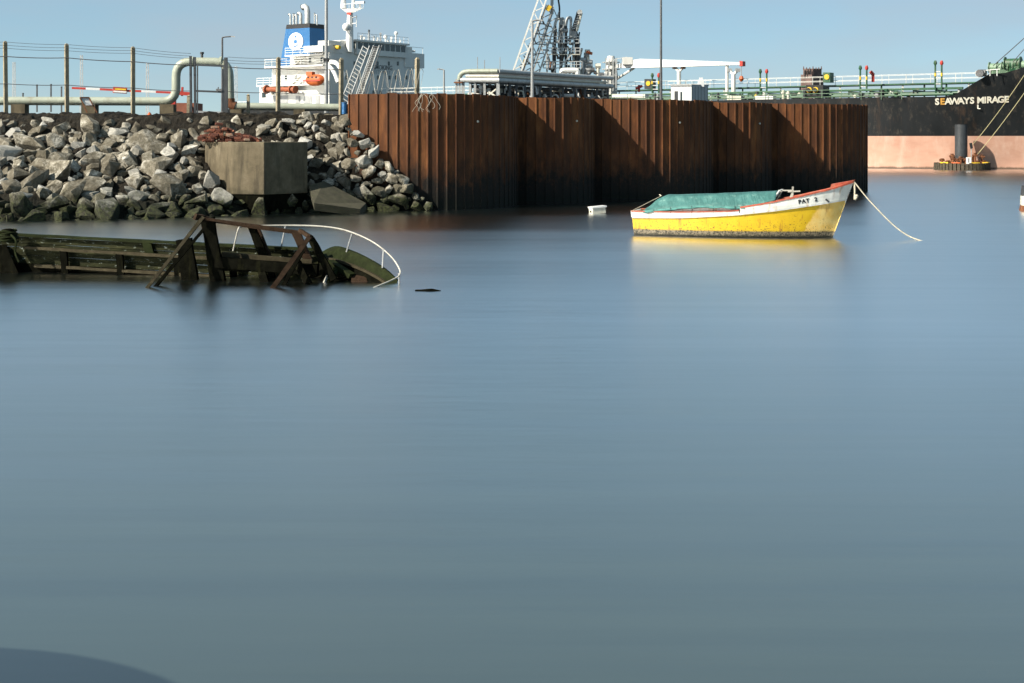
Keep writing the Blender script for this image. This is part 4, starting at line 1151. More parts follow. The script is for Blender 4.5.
k = MB(); k.bar(W(c0_[0] - 1.8, -1.95, c0_[1] - .05), W(c0_[0] + 1.8, -1.95, c0_[1] - .05), .1, .14); k.build('fender_strip', M['red'], lb)
for ds in (-.8, 0, .8):
    k = MB(); sbox(k, c0_[0] + ds - .15, c0_[0] + ds + .15, -1.9, -1.6, c0_[1] + .35, c0_[1] + .6); k.build('porthole', M['glass'], lb)

# ------------------------------------------------------------------ boarding gangway on the jetty
gw = thing('boarding_gangway', 'grey lattice gangway leaning up against the tanker bridge front', 'gangway', P(354, 110, 190))
a0, a1 = P(356, 106, 190), P(376.5, 47.5, 196); b0, b1 = P(347, 106, 192), P(369.5, 46, 198)
off = Vector((0, 1.2, 0))
k = MB(); k.bar(a0, a1, .7, .2); k.build('stair_flight', M['grey'], gw)
dst = (a1 - a0)
for i in range(34):
    q_ = a0 + dst * ((i + .5) / 34); k = MB(); k.box(q_ + Vector((0, -.1, .12)), (.72, .5, .06)); k.build('tread', M['grey'], gw)
k = MB(); k.bar(a0 + Vector((-.4, -.3, .25)), a1 + Vector((-.4, -.3, .25)), .09); k.bar(a0 + Vector((.4, -.3, .25)), a1 + Vector((.4, -.3, .25)), .09); k.build('stringer', M['galv'], gw)
k = MB(); k.bar(b0, b1, .14); k.bar(b0 + Vector((-1.1, 0, 0)), b1 + Vector((-.9, 0, 0)), .14)
n = 16
for i in range(n):
    q, e = b0.lerp(b1, i / n), b0.lerp(b1, (i + 1) / n); k.bar(q, e + Vector((-.95, 0, 0)), .11)
k.build('truss', M['grey'], gw)
k = MB(); k.bar(a0 + Vector((.75, 0, .3)), a1 + Vector((.75, 0, .3)), .10)
for i in range(n + 1):
    q = a0.lerp(a1, i / n); k.bar(q + Vector((.6, 0, 0)), q + Vector((.72, 0, .4)), .06)
k.build('handrail', M['darkgrey'], gw)
k = MB(); k.hexa([P(372, 47, 195.5), P(380, 47.5, 195.5), P(380, 47.5, 198), P(372, 47, 198)], [P(372, 46, 195.5), P(380, 46.5, 195.5), P(380, 46.5, 198), P(372, 46, 198)]); k.build('top_landing', M['darkgrey'], gw)
jet = MB()
jp = [(-60, 150), (18, 124), (20, 130), (10, 170), (12, 196), (4, 200), (-32, 197), (-60, 160)]
jet.hexa([(x, y, -2) for x, y in jp], [(x, y, LZ + .4) for x, y in jp]); jo = jet.build('jetty_deck', M['concrete']); jo['kind'] = 'structure'

# ------------------------------------------------------------------ pipe rack
RD = 122.0
rack = thing('pipe_rack', 'steel pipe rack with silver pipes and dark columns behind the piling', 'pipe rack', P(498, 105, RD))
def RK(px, py):
    "front line of the rack: level to the corner at column 498, then receding to the right"
    if px <= 498: D = RD + (498 - px) * .03
    else: D = RD * (1 + .115 * (px - 498) / 112)
    return P(px, py, D)
def rk_y(px, y498): return y498 if px <= 498 else HZ - (HZ - y498) * (RD / RK(px, 0).y)
def rk_line(x0, x1, y, r, m, name, round_=True, dz=0):
    k = MB(); xs = [x0] + [x for x in (498, 535, 575) if x0 < x < x1] + [x1]
    pts = [RK(x, rk_y(x, y)) + Vector((0, dz, 0)) for x in xs]
    if round_: k.tube(pts, r, 10)
    else:
        for a, b_ in zip(pts[:-1], pts[1:]): k.bar(a, b_, r, r)
    return k.build(name, M[m], rack, round_)
k = MB(); k.tube(bez([RK(459.5, 80), RK(460, 76), RK(463, 72.8), RK(468, 71.6), RK(480, 71.3), RK(498, 71.2)], 4), .22, 10); k.build('pipe', M['pipe'], rack, True)
rk_line(498, 612, 71.2, .2, 'galv', 'pipe')
rk_line(466, 606, 76.2, .13, 'cream', 'pipe'); rk_line(470, 600, 75.6, .2, 'darkgrey', 'pipe', dz=.8); rk_line(470, 600, 73.4, .3, 'darkgrey', 'pipe', dz=1.4)
rk_line(461, 612, 80.2, .22, 'galv', 'pipe'); rk_line(470, 606, 83, .2, 'darkgrey', 'beam', False, .5); rk_line(470, 606, 86, .15, 'dark', 'pipe', dz=1.2)
for px in (456.5, 459.5, 463, 470, 475, 484.5, 498, 510, 516.5, 525, 540, 551, 563, 574, 585, 597, 608):
    k = MB(); a, b_ = RK(px, rk_y(px, 104)), RK(px, rk_y(px, 79)); k.bar(a + Vector((0, .15, 0)), b_ + Vector((0, .15, 0)), .2 if px not in (463, 498) else .28, .2, up=(0, 1, 0)); k.build('column', M['galv'] if px < 500 else M['darkgrey'], rack)  # columns right of the corner coloured dark for the rack's shaded side
    if px > 466:
        k = MB(); k.bar(a + Vector((0, 2.6, 0)), b_ + Vector((0, 2.6, 0)), .22); k.bar(b_, b_ + Vector((0, 2.8, 0)), .2); k.build('rear_column', M['dark'], rack)
rk_line(474, 606, 89, .3, 'dark', 'rear_pipe', True, 2.2); rk_line(474, 606, 92.5, .3, 'darkgrey', 'rear_pipe', True, 2.5); rk_line(480, 606, 96.5, .35, 'dark', 'rear_pipe', True, 2.3)
k = MB(); k.bar(RK(454.5, 82.5), RK(463, 82.5), .35, .12); k.build('platform', M['rust'], rack)
k = MB(); k.bar(RK(484.5, 89) + Vector((0, .4, 0)), RK(497, 97) + Vector((0, .4, 0)), .14); k.bar(RK(496, 89) + Vector((0, .4, 0)), RK(486, 97) + Vector((0, .4, 0)), .12); k.build('brace', M['cream'], rack)
rq = random.Random(8)
for i in range(70):
    px = rq.uniform(468, 606); y = rq.uniform(85, 99)
    q_ = RK(px, rk_y(px, y)) + Vector((0, rq.uniform(.6, 2.4), 0)); k = MB()
    kind = i % 4
    if kind == 0: k.tube([q_ - Vector((rq.uniform(.3, .9), 0, 0)), q_ + Vector((rq.uniform(.3, .9), 0, 0))], rq.uniform(.08, .18), 8)
    elif kind == 1: k.tube([q_, q_ + Vector((0, 0, .5))], .14, 8); k.tube([q_ + Vector((0, 0, .2)), q_ + Vector((0, 0, .32))], .24, 8)
    elif kind == 2: k.tube(bez([q_, q_ + Vector((.3, 0, .35)), q_ + Vector((.7, 0, .3)), q_ + Vector((.8, 0, -.4))], 3), .09, 6)
    else: k.tube([q_ - Vector((0, 0, .5)), q_ + Vector((0, 0, .5))], rq.uniform(.06, .14), 8); k.tube([q_ + Vector((-.15, 0, .1)), q_ + Vector((.15, 0, .1))], .2, 8)
    k.build('valve' if kind in (1, 3) else 'branch_pipe', M[rq.choice(('galv', 'white', 'cream', 'white_clean', 'grey', 'rust', 'white'))], rack, True)
for px, y in ((477.5, 57), (484.5, 60), (500, 57)):
    k = MB(); k.tube([RK(px, 72), RK(px, y)], .035, 5); k.build('lightning_rod', M['grey'], rack)

# ------------------------------------------------------------------ loading arms and derrick on the jetty head
AD = 186.0
tw = thing('loading_platform', 'steel platform tower carrying the marine loading arms', 'platform', P(560, 100, AD))
for px, dy in ((547, 0), (553, 1.5), (560, 0), (566.5, 1.5), (573, 0)):
    k = MB(); k.bar(P(px, 106, AD + dy), P(px, 42 if px < 575 else 35, AD + dy), .2, .2, up=(0, 1, 0)); k.build('column', M['galv'] if dy == 0 else M['darkgrey'], tw)
for y, x0, x1 in ((42.5, 539, 579), (54, 547, 580), (67.5, 543, 582)):
    k = MB(); k.hexa([P(x0, y + .9, AD - 1.4), P(x1, y + .9, AD - 1.4), P(x1, y + .9, AD + 3), P(x0, y + .9, AD + 3)], [P(x0, y, AD - 1.4), P(x1, y, AD - 1.4), P(x1, y, AD + 3), P(x0, y, AD + 3)]); k.build('walkway', M['cream'] if y == 54 else M['galv'], tw)
    k = MB()
    for x in [x0 + (x1 - x0) * i / 7 for i in range(8)]: k.bar(P(x, y, AD - 1.4), P(x, y - 6, AD - 1.4), .1)
    k.bar(P(x0, y - 6, AD - 1.4), P(x1, y - 6, AD - 1.4), .11); k.bar(P(x0, y - 3, AD - 1.4), P(x1, y - 3, AD - 1.4), .09); k.build('handrail', M['galv'], tw)
for x0, y0, x1, y1 in ((549, 41, 562, 53), (543, 67, 549, 55), (560, 66, 571, 55), (541, 50, 549, 50), (546, 93, 556, 68), (570, 93, 561, 68)):
    k = MB(); k.bar(P(x0, y0, AD - 1.5), P(x1, y1, AD - 1.5), .18); k.build('brace', M['galv'], tw)
rq = random.Random(31)
for i in range(30):
    px = rq.uniform(549, 580); y = rq.uniform(38, 80); q_ = P(px, y, AD + rq.uniform(-1, 2)); k = MB()
    k.tube([q_, q_ + Vector((rq.uniform(-.5, .5), 0, rq.uniform(.6, 2.2)))], rq.uniform(.07, .16), 8); k.tube([q_ - Vector((.2, 0, 0)), q_ + Vector((.2, 0, 0))], .16, 8)
    k.build('pipe_fitting', M[rq.choice(('galv', 'dark', 'darkgrey', 'cream', 'white', 'rust'))], tw, True)
arms = (((554.5, 90), (554.8, 26), (556.5, 20), (560.5, 18.5), (560, 24), 'leftmost folded loading arm, silver with a bent top'), ((561, 90), (561, 25), (562, 19), (563.5, 20), (562.8, 30), 'loading arm close behind the leftmost one, top hooked over'), ((566, 90), (565.8, 26), (567.2, 19), (570.5, 17.6), (571, 22), 'middle folded loading arm with a pale hooked top'))
for i, pts in enumerate(arms):
    la = thing('marine_loader', pts[5], 'loading arm', P(pts[0][0], 100, AD - .6), 'folded marine loading arms')
    ps = [P(x, y, AD - .6) for x, y in pts[:5]]
    k = MB(); k.tube(ps[:2], .2, 10); k.build('riser', M['dark'] if i != 1 else M['darkgrey'], la, True)
    k = MB(); k.tube(bez(ps[1:], 4), .2, 10); k.build('elbow', M['galv'], la, True)
    k = MB(); k.tube([ps[4], ps[4] - Vector((.15, 0, 3.0))], .17, 8); k.build('outer_pipe', M['galv'], la, True)
    k = MB(); k.tube([ps[1] - Vector((.3, 0, .6)), ps[1] + Vector((.3, 0, -.6))], .3, 10); k.build('swivel', M['grey'], la, True)
la = thing('marine_loader', 'rightmost loading arm, dark and thick, leaning up to the right', 'loading arm', P(576, 100, AD - .5), 'folded marine loading arms')
k = MB(); k.tube([P(577.5, 96, AD - .5), P(577, 38, AD - .5), P(574, 30, AD - .5)], .36, 10); k.build('riser', M['dark'], la, True)
k = MB(); k.bar(P(573, 32, AD - .5), P(578.8, 12, AD - .5), .7, .55); k.build('inner_arm', M['darkgrey'], la)
k = MB(); k.bar(P(577, 31, AD - 1.2), P(581.6, 13, AD - 1.2), .28, .3); k.build('outer_arm', M['cream'], la)
k = MB(); k.tube([P(579.8, 12, AD - 1.5), P(579.8, 12, AD + .5)], .34, 12); k.build('sheave', M['galv'], la, True)
k = MB(); k.box(P(574, 35, AD - .8), (.8, .8, 1.0)); k.build('counterweight', M['grey'], la)
k = MB()
for j in range(7): k.bar(P(572 + j * 1.1, 29 - j * 2.6, AD - 1.1), P(575.4 + j * 1.1, 28 - j * 2.6, AD - 1.1), .14)
k.build('ladder', M['galv'], la)
# derrick
dk = thing('lattice_derrick', 'white lattice derrick legs rising out of view beside the loading arms', 'derrick', P(520, 100, AD - 4))
def lattice(x0, y0, x1, y1, w0, m, D, nm, n=16):
    k = MB(); a, b_ = P(x0, y0, D), P(x1, y1, D); d_ = (b_ - a).normalized(); sd_ = Vector((d_.z, 0, -d_.x))
    for o_ in (-1, 1):
        for e in (0, .9): k.bar(a + sd_ * o_ * w0 / 2 + Vector((0, e, 0)), b_ + sd_ * o_ * w0 / 2 + Vector((0, e, 0)), .2)
    for i in range(n):
        p_, q_ = a.lerp(b_, i / n), a.lerp(b_, (i + 1) / n); o_ = 1 if i % 2 else -1
        k.bar(p_ + sd_ * o_ * w0 / 2, q_ - sd_ * o_ * w0 / 2, .12)
    k.build(nm, M[m], dk)
lattice(507, 100, 547.5, -16, 1.0, 'white', AD - 4, 'lattice_leg')
lattice(516.5, 100, 550, 6, .9, 'grey', AD - 3, 'lattice_leg', 14)
lattice(527, 100, 556.5, 10, .8, 'galv', AD - 2, 'lattice_leg', 14)
for i in range(7):
    f = i / 7
    k = MB(); k.bar(P(512 + 30 * f, 85 - 72 * f, AD - 4), P(522 + 25 * f, 84 - 70 * f, AD - 3), .12); k.bar(P(522 + 25 * f, 84 - 70 * f, AD - 3), P(515 + 30 * f, 76 - 72 * f, AD - 4), .1); k.bar(P(522 + 25 * f, 84 - 70 * f, AD - 3), P(534 + 20 * f, 80 - 62 * f, AD - 2), .12); k.build('cross_brace', M['darkgrey'], dk)
k = MB(); k.bar(P(552, 14, AD - 2.5), P(552, -14, AD - 2.5), .4); k.build('king_post', M['galv'], dk)
k = MB(); k.tube(bez([P(556.5, -10, AD - 2), P(559, 4, AD - 2), P(559.5, 10, AD - 2), P(559.3, 18, AD - 2)], 3), .13, 6); k.build('hose', M['dark'], dk, True)
k = MB(); k.bar(P(547, 10.5, AD - 3.6), P(550.2, 5.8, AD - 3.6), .55); k.build('yellow_joint', M['yellow'], dk)
k = MB(); k.bar(P(523.2, 66, AD - 3.6), P(524.5, 59.5, AD - 3.6), .28); k.build('yellow_joint', M['yellow'], dk)
# small pipework right of the platform
pw = thing('manifold_pipework', 'low cluster of bent valves and pipes between platform and ship crane', 'pipework', P(590, 100, AD))
for i, (x0, y0, x1, y1) in enumerate(((582, 90, 583, 60), (586, 92, 586.5, 55), (589.5, 92, 587.5, 52), (585, 78, 592, 70), (579, 88, 590, 66), (592, 95, 588, 70), (598, 95, 598, 66), (594, 72, 601, 75), (583, 72, 590, 62), (604, 95, 604, 76), (577, 66, 583, 80))):
    k = MB(); a, b_ = P(x0, y0, AD), P(x1, y1, AD); k.tube([a, b_], .24, 8); k.tube([b_ - Vector((.35, 0, 0)), b_ + Vector((.35, 0, 0))], .34, 8); k.build('bent_pipe', M[('galv', 'grey', 'cream', 'darkgrey')[i % 4]], pw, True)
k = MB(); k.tube(bez([P(562, 72, AD - 3), P(563, 70.6, AD - 3), P(576, 70.6, AD - 3), P(577.5, 72, AD - 3), P(577.5, 76, AD - 3)], 3), .35, 8); k.build('header_pipe', M['white_clean'], pw, True)
k = MB(); k.tube([P(588.5, 54, AD), P(589.2, 51.5, AD)], .5, 8); k.build('orange_cap', M['orange'], pw)

# ------------------------------------------------------------------ cathedral tower far away
CD = 1950.0
ct = thing('stone_tower', 'dark square stone tower far away above the tanker deck', 'tower', P(811, 138, CD))
k = MB(); k.hexa([P(802.5, 138, CD), P(813, 138, CD - 14), P(822, 138, CD), P(812, 138, CD + 14)], [P(803.2, 68.6, CD), P(813, 68.6, CD - 13), P(821.6, 68.6, CD), P(812, 68.6, CD + 13)]); k.build('tower_shaft', M['stone_tower'], ct)
k = MB(); k.hexa([P(800.2, 138, CD + 4), P(812, 138, CD - 18), P(824, 138, CD + 4), P(812, 138, CD + 24)], [P(800.8, 74.6, CD + 4), P(812, 74.6, CD - 18), P(823.4, 74.6, CD + 4), P(812, 74.6, CD + 24)]); k.build('lower_stage', M['stone_tower'], ct)
for px, dz in ((803.6, 0), (806.6, -8), (809.8, -11), (813, -13), (816, -9), (818.8, -5), (821.4, 0)):
    k = MB(); a = P(px, 69.5, CD + dz); k.hexa([a + Vector((x, y, 0)) for x, y in ((-.9, -.9), (.9, -.9), (.9, .9), (-.9, .9))], [a + Vector((x * .4, y * .4, 4.6 if px in (803.6, 813, 821.4) else 3.2)) for x, y in ((-.9, -.9), (.9, -.9), (.9, .9), (-.9, .9))]); k.build('pinnacle', M['stone_tower'], ct)
for i in range(3):
    k = MB(); a = P(805.2 + i * 2.8, 77, CD - 4 - i * 4.2); k.box(a + Vector((-.5, -1.2, 4)), (1.7, 1.4, 11)); k.build('belfry_opening', M['black'], ct)

# ------------------------------------------------------------------ mooring dolphin
DD = 160.0
md = thing('mooring_dolphin', 'black steel pile on a round timber fendered base before the tanker bow', 'mooring dolphin', P(962, 170, DD))
cx = P(962, 0, DD).x
k = MB(); k.tube([(cx, DD, -1.5), (cx, DD, .62)], 2.85, 28); k.build('base_ring', M['rust'], md)
for i in range(44):
    a = 2 * PI * i / 44
    k = MB(); rot = Matrix.Rotation(a, 3, 'Z'); k.box(Vector((cx, DD, -.1)) + rot @ Vector((2.98, 0, 0)), (.24, .34, 1.7 + .12 * math.sin(i * 2.7)), rot); k.build('fender_timber', M['timber'], md)
for a0_, a1_ in ((200, 222), (230, 248), (262, 292), (318, 340), (350, 375)):
    k = MB(); lo_ = []; hi_ = []
    pts = [(math.radians(a0_ + (a1_ - a0_) * j / 6)) for j in range(7)]
    o_ = [Vector((cx + 3.02 * math.cos(a), DD + 3.02 * math.sin(a), .76)) for a in pts]; i_ = [Vector((cx + 2.4 * math.cos(a), DD + 2.4 * math.sin(a), .76)) for a in pts]
    loop = o_ + i_[::-1]; k.hexa(loop, [q + Vector((0, 0, .12)) for q in loop]); k.build('orange_edging', M['yellow'] if a0_ != 230 else M['orange'], md)
k = MB(); k.tube([(cx - .1, DD, .4), (cx - .1, DD, CH + (HZ - 124.8) / F * DD)], .7, 20); k.build('pile', M['dark'], md, True)
k = MB(); k.tube([(cx - .1, DD, CH + (HZ - 124.9) / F * DD), (cx - .1, DD, CH + (HZ - 124.2) / F * DD)], .66, 20); k.build('pile_cap', M['black'], md, True)
k = MB(); k.tube([P(971.3, 163, DD - 1.6), P(971.3, 147, DD - 1.6)], .06, 6); pst = k.build('beacon_post', M['grey'], md)
k = MB(); k.bar(P(970.6, 143, DD - 1.6), P(971.8, 148.5, DD - 1.6), .22, .26); k.build('beacon_lamp', M['black'], pst)
rg = random.Random(2)
for i, (px, y) in enumerate(((942, 162), (948, 163), (953, 161), (957, 162), (961, 161), (966, 162), (973, 161), (975, 159), (982, 160), (983.5, 163), (952, 159.5), (978, 163))):
    q_ = P(px, y, DD - 1.8 + rg.uniform(-.4, 1.0)); q_.z = .62; h = (164 - y) * .114 * 1.9 + .15; k = MB()
    k.tube([q_, q_ + Vector((0, 0, h))], .14, 8); k.tube([q_ + Vector((-.28, 0, h * .8)), q_ + Vector((.28, 0, h * .85))], .14, 8); k.tube([q_ + Vector((0, 0, h)), q_ + Vector((0, 0, h + .1))], .2, 8); k.build('bollard', M['rust'], md, True)
k = MB(); k.box(P(968.6, 160.6, DD - 3.0), (.55, .06, .75)); nb_ = k.build('number_plate', M['white_clean'], md)
place_text('numeral', text_mesh('1', .62, .02, .004), M['darkgrey'], nb_, P(968.6, 160.6, DD - 3.0) + Vector((0, -.04, 0)), (1, 0, 0), (0, 0, 1))
for (x0, y0, x1, y1, lab) in ((1027, 71, 972.5, 145, 'upper yellow mooring rope running from the tanker bow to the dolphin'), (1036, 76, 974.5, 158, 'lower yellow mooring rope running from the tanker bow to the dolphin')):
    k = MB(); k.tube(sag(P(x0, y0, 153), P(x1, y1, DD - 1.2), .25, 12), .034, 6); o = k.build('mooring_rope', M['yellowrope']); tag(o, lab, 'rope', 'tanker mooring ropes')

# ------------------------------------------------------------------ the yellow boat
B0 = Vector((P(638, 0, 51.7).x, 51.7, 0)); B1 = Vector((P(832, 0, 49.75).x, 49.75, 0))
bl = (B1 - B0).length; bu = (B1 - B0).normalized(); bn = Vector((-bu.y, bu.x, 0))   # bn points to the far side
boat = thing('moored_boat', 'old yellow wooden boat with a teal canvas cover moored afloat', 'boat', B0)
def zs_base(t): return lin(t, [0, .25, .53, .70, .84, .94, 1.0], [.86, .86, .93, 1.13, 1.38, 1.62, 1.86])
def zsheer(t, raised): return zs_base(t) + (.10 if raised else 0.0)
def zbnd(t): return lin(t, [0, .25, .53, .75, .9, 1.0], [.66, .69, .82, 1.0, 1.19, 1.35])
def hbeam(t, z):
    f_s = 1.16 * (.80 + .20 * math.sin(min(t / .45, 1) * PI / 2)) * max(0.0, 1 - max(0, (t - .35) / .65) ** 3.3) ** .8
    f_w = 1.02 * (.74 + .26 * math.sin(min(t / .45, 1) * PI / 2)) * max(0.0, 1 - max(0, (t - .25) / .75) ** 2.6) ** .95
    if z < 0: return max(.03, f_w * (1 - (z / -.5) ** 1.5 * .9))
    f = min(z / 1.0, 1.15)
    return max(.03, f_w + (f_s - f_w) * f ** .8)
def BP(t, y, z):
    rake = max(0, (t - .72) / .28) ** 1.6 * (z * .36)
    st = -.07 * z * max(0, (.06 - t) / .06)
    return B0 + bu * (t * bl + rake + st) + bn * y + Vector((0, 0, z))
TS = [0, .05, .1, .18, .26, .34, .42, .5, .55, .556, .6, .66, .72, .78, .83, .88, .92, .95, .975, .99, 1.0]
def side_rows(zf0, zf1, n, ts=TS, off=0.0):
    rows = []
    for t in ts:
        z0, z1 = zf0(t), zf1(t); r1 = []
        zs_ = [z0 + (z1 - z0) * j / n for j in range(n + 1)]
        for z in zs_: r1.append(BP(t, -hbeam(t, z) - off, z))
        r2 = [BP(t, hbeam(t, z) + off, z) for z in reversed(zs_)]
        rows.append(r1 + r2)
    return rows
def closed(rows, k):
    k.grid(rows); n = len(rows[0]); k.add(rows[0], [tuple(range(n))]); k.add(rows[-1], [tuple(range(n))])
k = MB(); closed(side_rows(lambda t: -.5, zbnd, 9), k); yh = k.build('lower_hull', M['boatyellow'], boat, True)
def two_sides(k, zf0, zf1, n, ts, off, th):
    for sgn in (-1, 1):
        for i in range(len(ts) - 1):
            for j in range(n):
                c8 = []
                for o_ in (off, off - th):
                    for (tt, jj) in ((ts[i], j), (ts[i + 1], j), (ts[i + 1], j + 1), (ts[i], j + 1)):
                        z = zf0(tt) + (zf1(tt) - zf0(tt)) * jj / n
                        c8.append(BP(tt, sgn * (hbeam(tt, z) + o_), z))
                k.hexa(c8[:4], c8[4:])
AFT = [t for t in TS if t <= .551]; FWD = [t for t in TS if t >= .555]
k = MB(); two_sides(k, lambda t: zbnd(t) + .002, lambda t: zs_base(t), 2, AFT, .02, .06); k.build('white_strake', M['boatwhite'], boat)
k = MB(); two_sides(k, lambda t: zbnd(t) + .002, lambda t: zsheer(t, True), 3, FWD, .02, .06); wb_ = k.build('bow_bulwark', M['boatwhite'], boat)
k = MB(); two_sides(k, lambda t: zbnd(t) - .03, lambda t: zbnd(t) + .045, 1, TS, .045, .05); k.build('rubbing_strake', M['boatwhite'], boat)
def gunwale(ts, dz, w_, h_, m, nm):
    k = MB()
    for sgn in (-1, 1):
        pts = [BP(t, sgn * (hbeam(t, zs_base(t)) - .02), zs_base(t) + dz) for t in ts]
        for a, b_ in zip(pts[:-1], pts[1:]): k.bar(a, b_, w_, h_)
    k.build(nm, M[m], boat)
gunwale(AFT, .02, .12, .035, 'boatred', 'aft_gunwale'); gunwale(FWD, .12, .13, .055, 'boatred', 'red_gunwale')
k = MB(); k.hexa([BP(.935, -hbeam(.935, 1.6) * .9, 1.73), BP(1.0, -.03, 1.96), BP(1.0, .03, 1.96), BP(.935, hbeam(.935, 1.6) * .9, 1.73)], [BP(.935, -hbeam(.935, 1.6) * .8, 1.90), BP(1.006, -.03, 2.06), BP(1.006, .03, 2.06), BP(.935, hbeam(.935, 1.6) * .8, 1.90)]); k.build('breasthook', M['boatred'], boat)
k = MB(); k.bar(BP(1.0, 0, -.4), BP(1.0, 0, 1.24), .05, .06, up=bn); k.build('stem_post', M['boatyellow'], boat)
k = MB(); k.bar(BP(1.0, 0, 1.245), BP(1.0, 0, 1.95), .05, .06, up=bn); k.build('stem_head', M['boatwhite'], boat)
k = MB(); k.hexa([BP(0, -hbeam(0, .66) - .01, .66) - bu * .03, BP(0, hbeam(0, .66) + .01, .66) - bu * .03, BP(0, hbeam(0, .66), .66) + bu * .03, BP(0, -hbeam(0, .66), .66) + bu * .03], [BP(0, -hbeam(0, .86) - .01, .88) - bu * .03, BP(0, hbeam(0, .86) + .01, .88) - bu * .03, BP(0, hbeam(0, .86), .88) + bu * .03, BP(0, -hbeam(0, .86), .88) + bu * .03]); k.build('transom_cap', M['boatwhite'], boat)
k = MB(); k.hexa([BP(t, y * hbeam(t, .7) * .96, .60) for t, y in ((.02, -1), (.9, -1), (.9, 1), (.02, 1))], [BP(t, y * hbeam(t, .7) * .96, .64) for t, y in ((.02, -1), (.9, -1), (.9, 1), (.02, 1))]); k.build('floorboards', M['wreckwood'], boat)
k = MB()
for a, b_ in zip((.72, .78, .84, .90), (.78, .84, .90, .96)):
    k.hexa([BP(a, -hbeam(a, 1.1) + .05, zs_base(a) - .18), BP(b_, -hbeam(b_, 1.1) + .05, zs_base(b_) - .18), BP(b_, hbeam(b_, 1.1) - .05, zs_base(b_) - .18), BP(a, hbeam(a, 1.1) - .05, zs_base(a) - .18)], [BP(a, -hbeam(a, 1.1) + .05, zs_base(a) - .13), BP(b_, -hbeam(b_, 1.1) + .05, zs_base(b_) - .13), BP(b_, hbeam(b_, 1.1) - .05, zs_base(b_) - .13), BP(a, hbeam(a, 1.1) - .05, zs_base(a) - .13)])
k.build('foredeck', M['boatwhite'], boat)
# inner coaming showing below the cover, aft
k = MB()
for sgn in (-1, 1):
    ts_ = [.12, .2, .28, .36, .44, .52, .58]
    for a, b_ in zip(ts_[:-1], ts_[1:]):
        f = lambda t: lin(t, [.12, .3, .44, .58], [.02, .13, .17, .08])
        k.hexa([BP(a, sgn * (hbeam(a, .9) - .12), .7), BP(b_, sgn * (hbeam(b_, .9) - .12), .7), BP(b_, sgn * (hbeam(b_, .9) - .18), .7), BP(a, sgn * (hbeam(a, .9) - .18), .7)], [BP(a, sgn * (hbeam(a, .9) - .12), zs_base(a) + f(a)), BP(b_, sgn * (hbeam(b_, .9) - .12), zs_base(b_) + f(b_)), BP(b_, sgn * (hbeam(b_, .9) - .18), zs_base(b_) + f(b_)), BP(a, sgn * (hbeam(a, .9) - .18), zs_base(a) + f(a))])
k.build('coaming', M['boatwhite'], boat)
# canvas cover
rows = []
NT_, NS_ = 64, 30
def cover_pt(t, u):
    "t along the boat, u from -1 (near edge) to 1 (far edge)"
    hb_ = hbeam(t, .9) + .035
    rid = lin(t, [.055, .08, .115, .16, .4, .735], [.96, 1.08, 1.30, 1.43, 1.50, 1.62])
    edge = lin(t, [.055, .14, .26, .36, .48, .58, .735], [.90, .96, 1.06, 1.12, 1.10, 1.09, 1.36])
    y_t = .50
    au = abs(u)
    if au > y_t:
        f = (1 - au) / (1 - y_t); z = edge + (rid - edge) * (f ** .92); yy = (.56 + (1 - .56) * (1 - f)) * hb_
    else:
        z = rid + .03 * (1 - (au / y_t) ** 2); yy = au / y_t * .56 * hb_
    q_ = BP(t, math.copysign(yy, u) if u else 0, z)
    bay = abs(math.sin((t - .03) / .705 * PI * 5.0))
    q_.z -= .012 * bay * (1 if au <= y_t + .3 else .3)
    n_ = mnoise.fractal(Vector((t * 22 + u * 3, u * 3.2, 1.7)), .7, 2.0, 4)
    fold = max(0, mnoise.noise(Vector((t * 40 - u * 7, u * 1.3, 5.0)))) ** 1.3
    sg = -1 if u < 0 else 1
    q_ += (Vector((0, 0, .6)) + bn * sg * .6) * (n_ * .013 + fold * .026)
    return q_
for i in range(NT_ + 1):
    t = .055 + .675 * i / NT_
    rows.append([cover_pt(t, -1 + 2 * j / NS_) for j in range(NS_ + 1)])
k = MB(); k.grid(rows); cv = k.build('canvas_cover', M['tarp'], boat, True); so = cv.modifiers.new('solid', 'SOLIDIFY'); so.thickness = .012
M['hem'] = paint('faded_tarpaulin_hem', (.085, .26, .235), .75, var=.35, scale=5, bump=.3)
for sgn in (-1, 1):
    rows = []
    for i in range(NT_ + 1):
        t = .055 + .525 * i / NT_
        e = cover_pt(t, sgn * .995); wv = .012 * math.sin(t * 90) + .01 * mnoise.noise(Vector((t * 30, sgn, 0)))
        rows.append([e + Vector((0, 0, .012)), e + bn * sgn * (.012 + wv) + Vector((0, 0, -.05)), e + bn * sgn * (.006 + wv * 1.6) + Vector((0, 0, -.075 + .015 * math.sin(t * 57)))])
    k = MB(); k.grid(rows); hm_ = k.build('cover_hem', M['hem'], boat, True); so = hm_.modifiers.new('solid', 'SOLIDIFY'); so.thickness = .01
for j, t in enumerate((.11, .2, .31, .42, .53, .62)):
    k = MB(); e = cover_pt(t, -.98) - bn * .03; g = BP(t, -hbeam(t, .9) - .01, zs_base(t) - .02); k.tube([e, (e + g) / 2 + Vector((.02, 0, 0)), g], .012, 5); k.build('cover_lashing', M['dark'], boat)
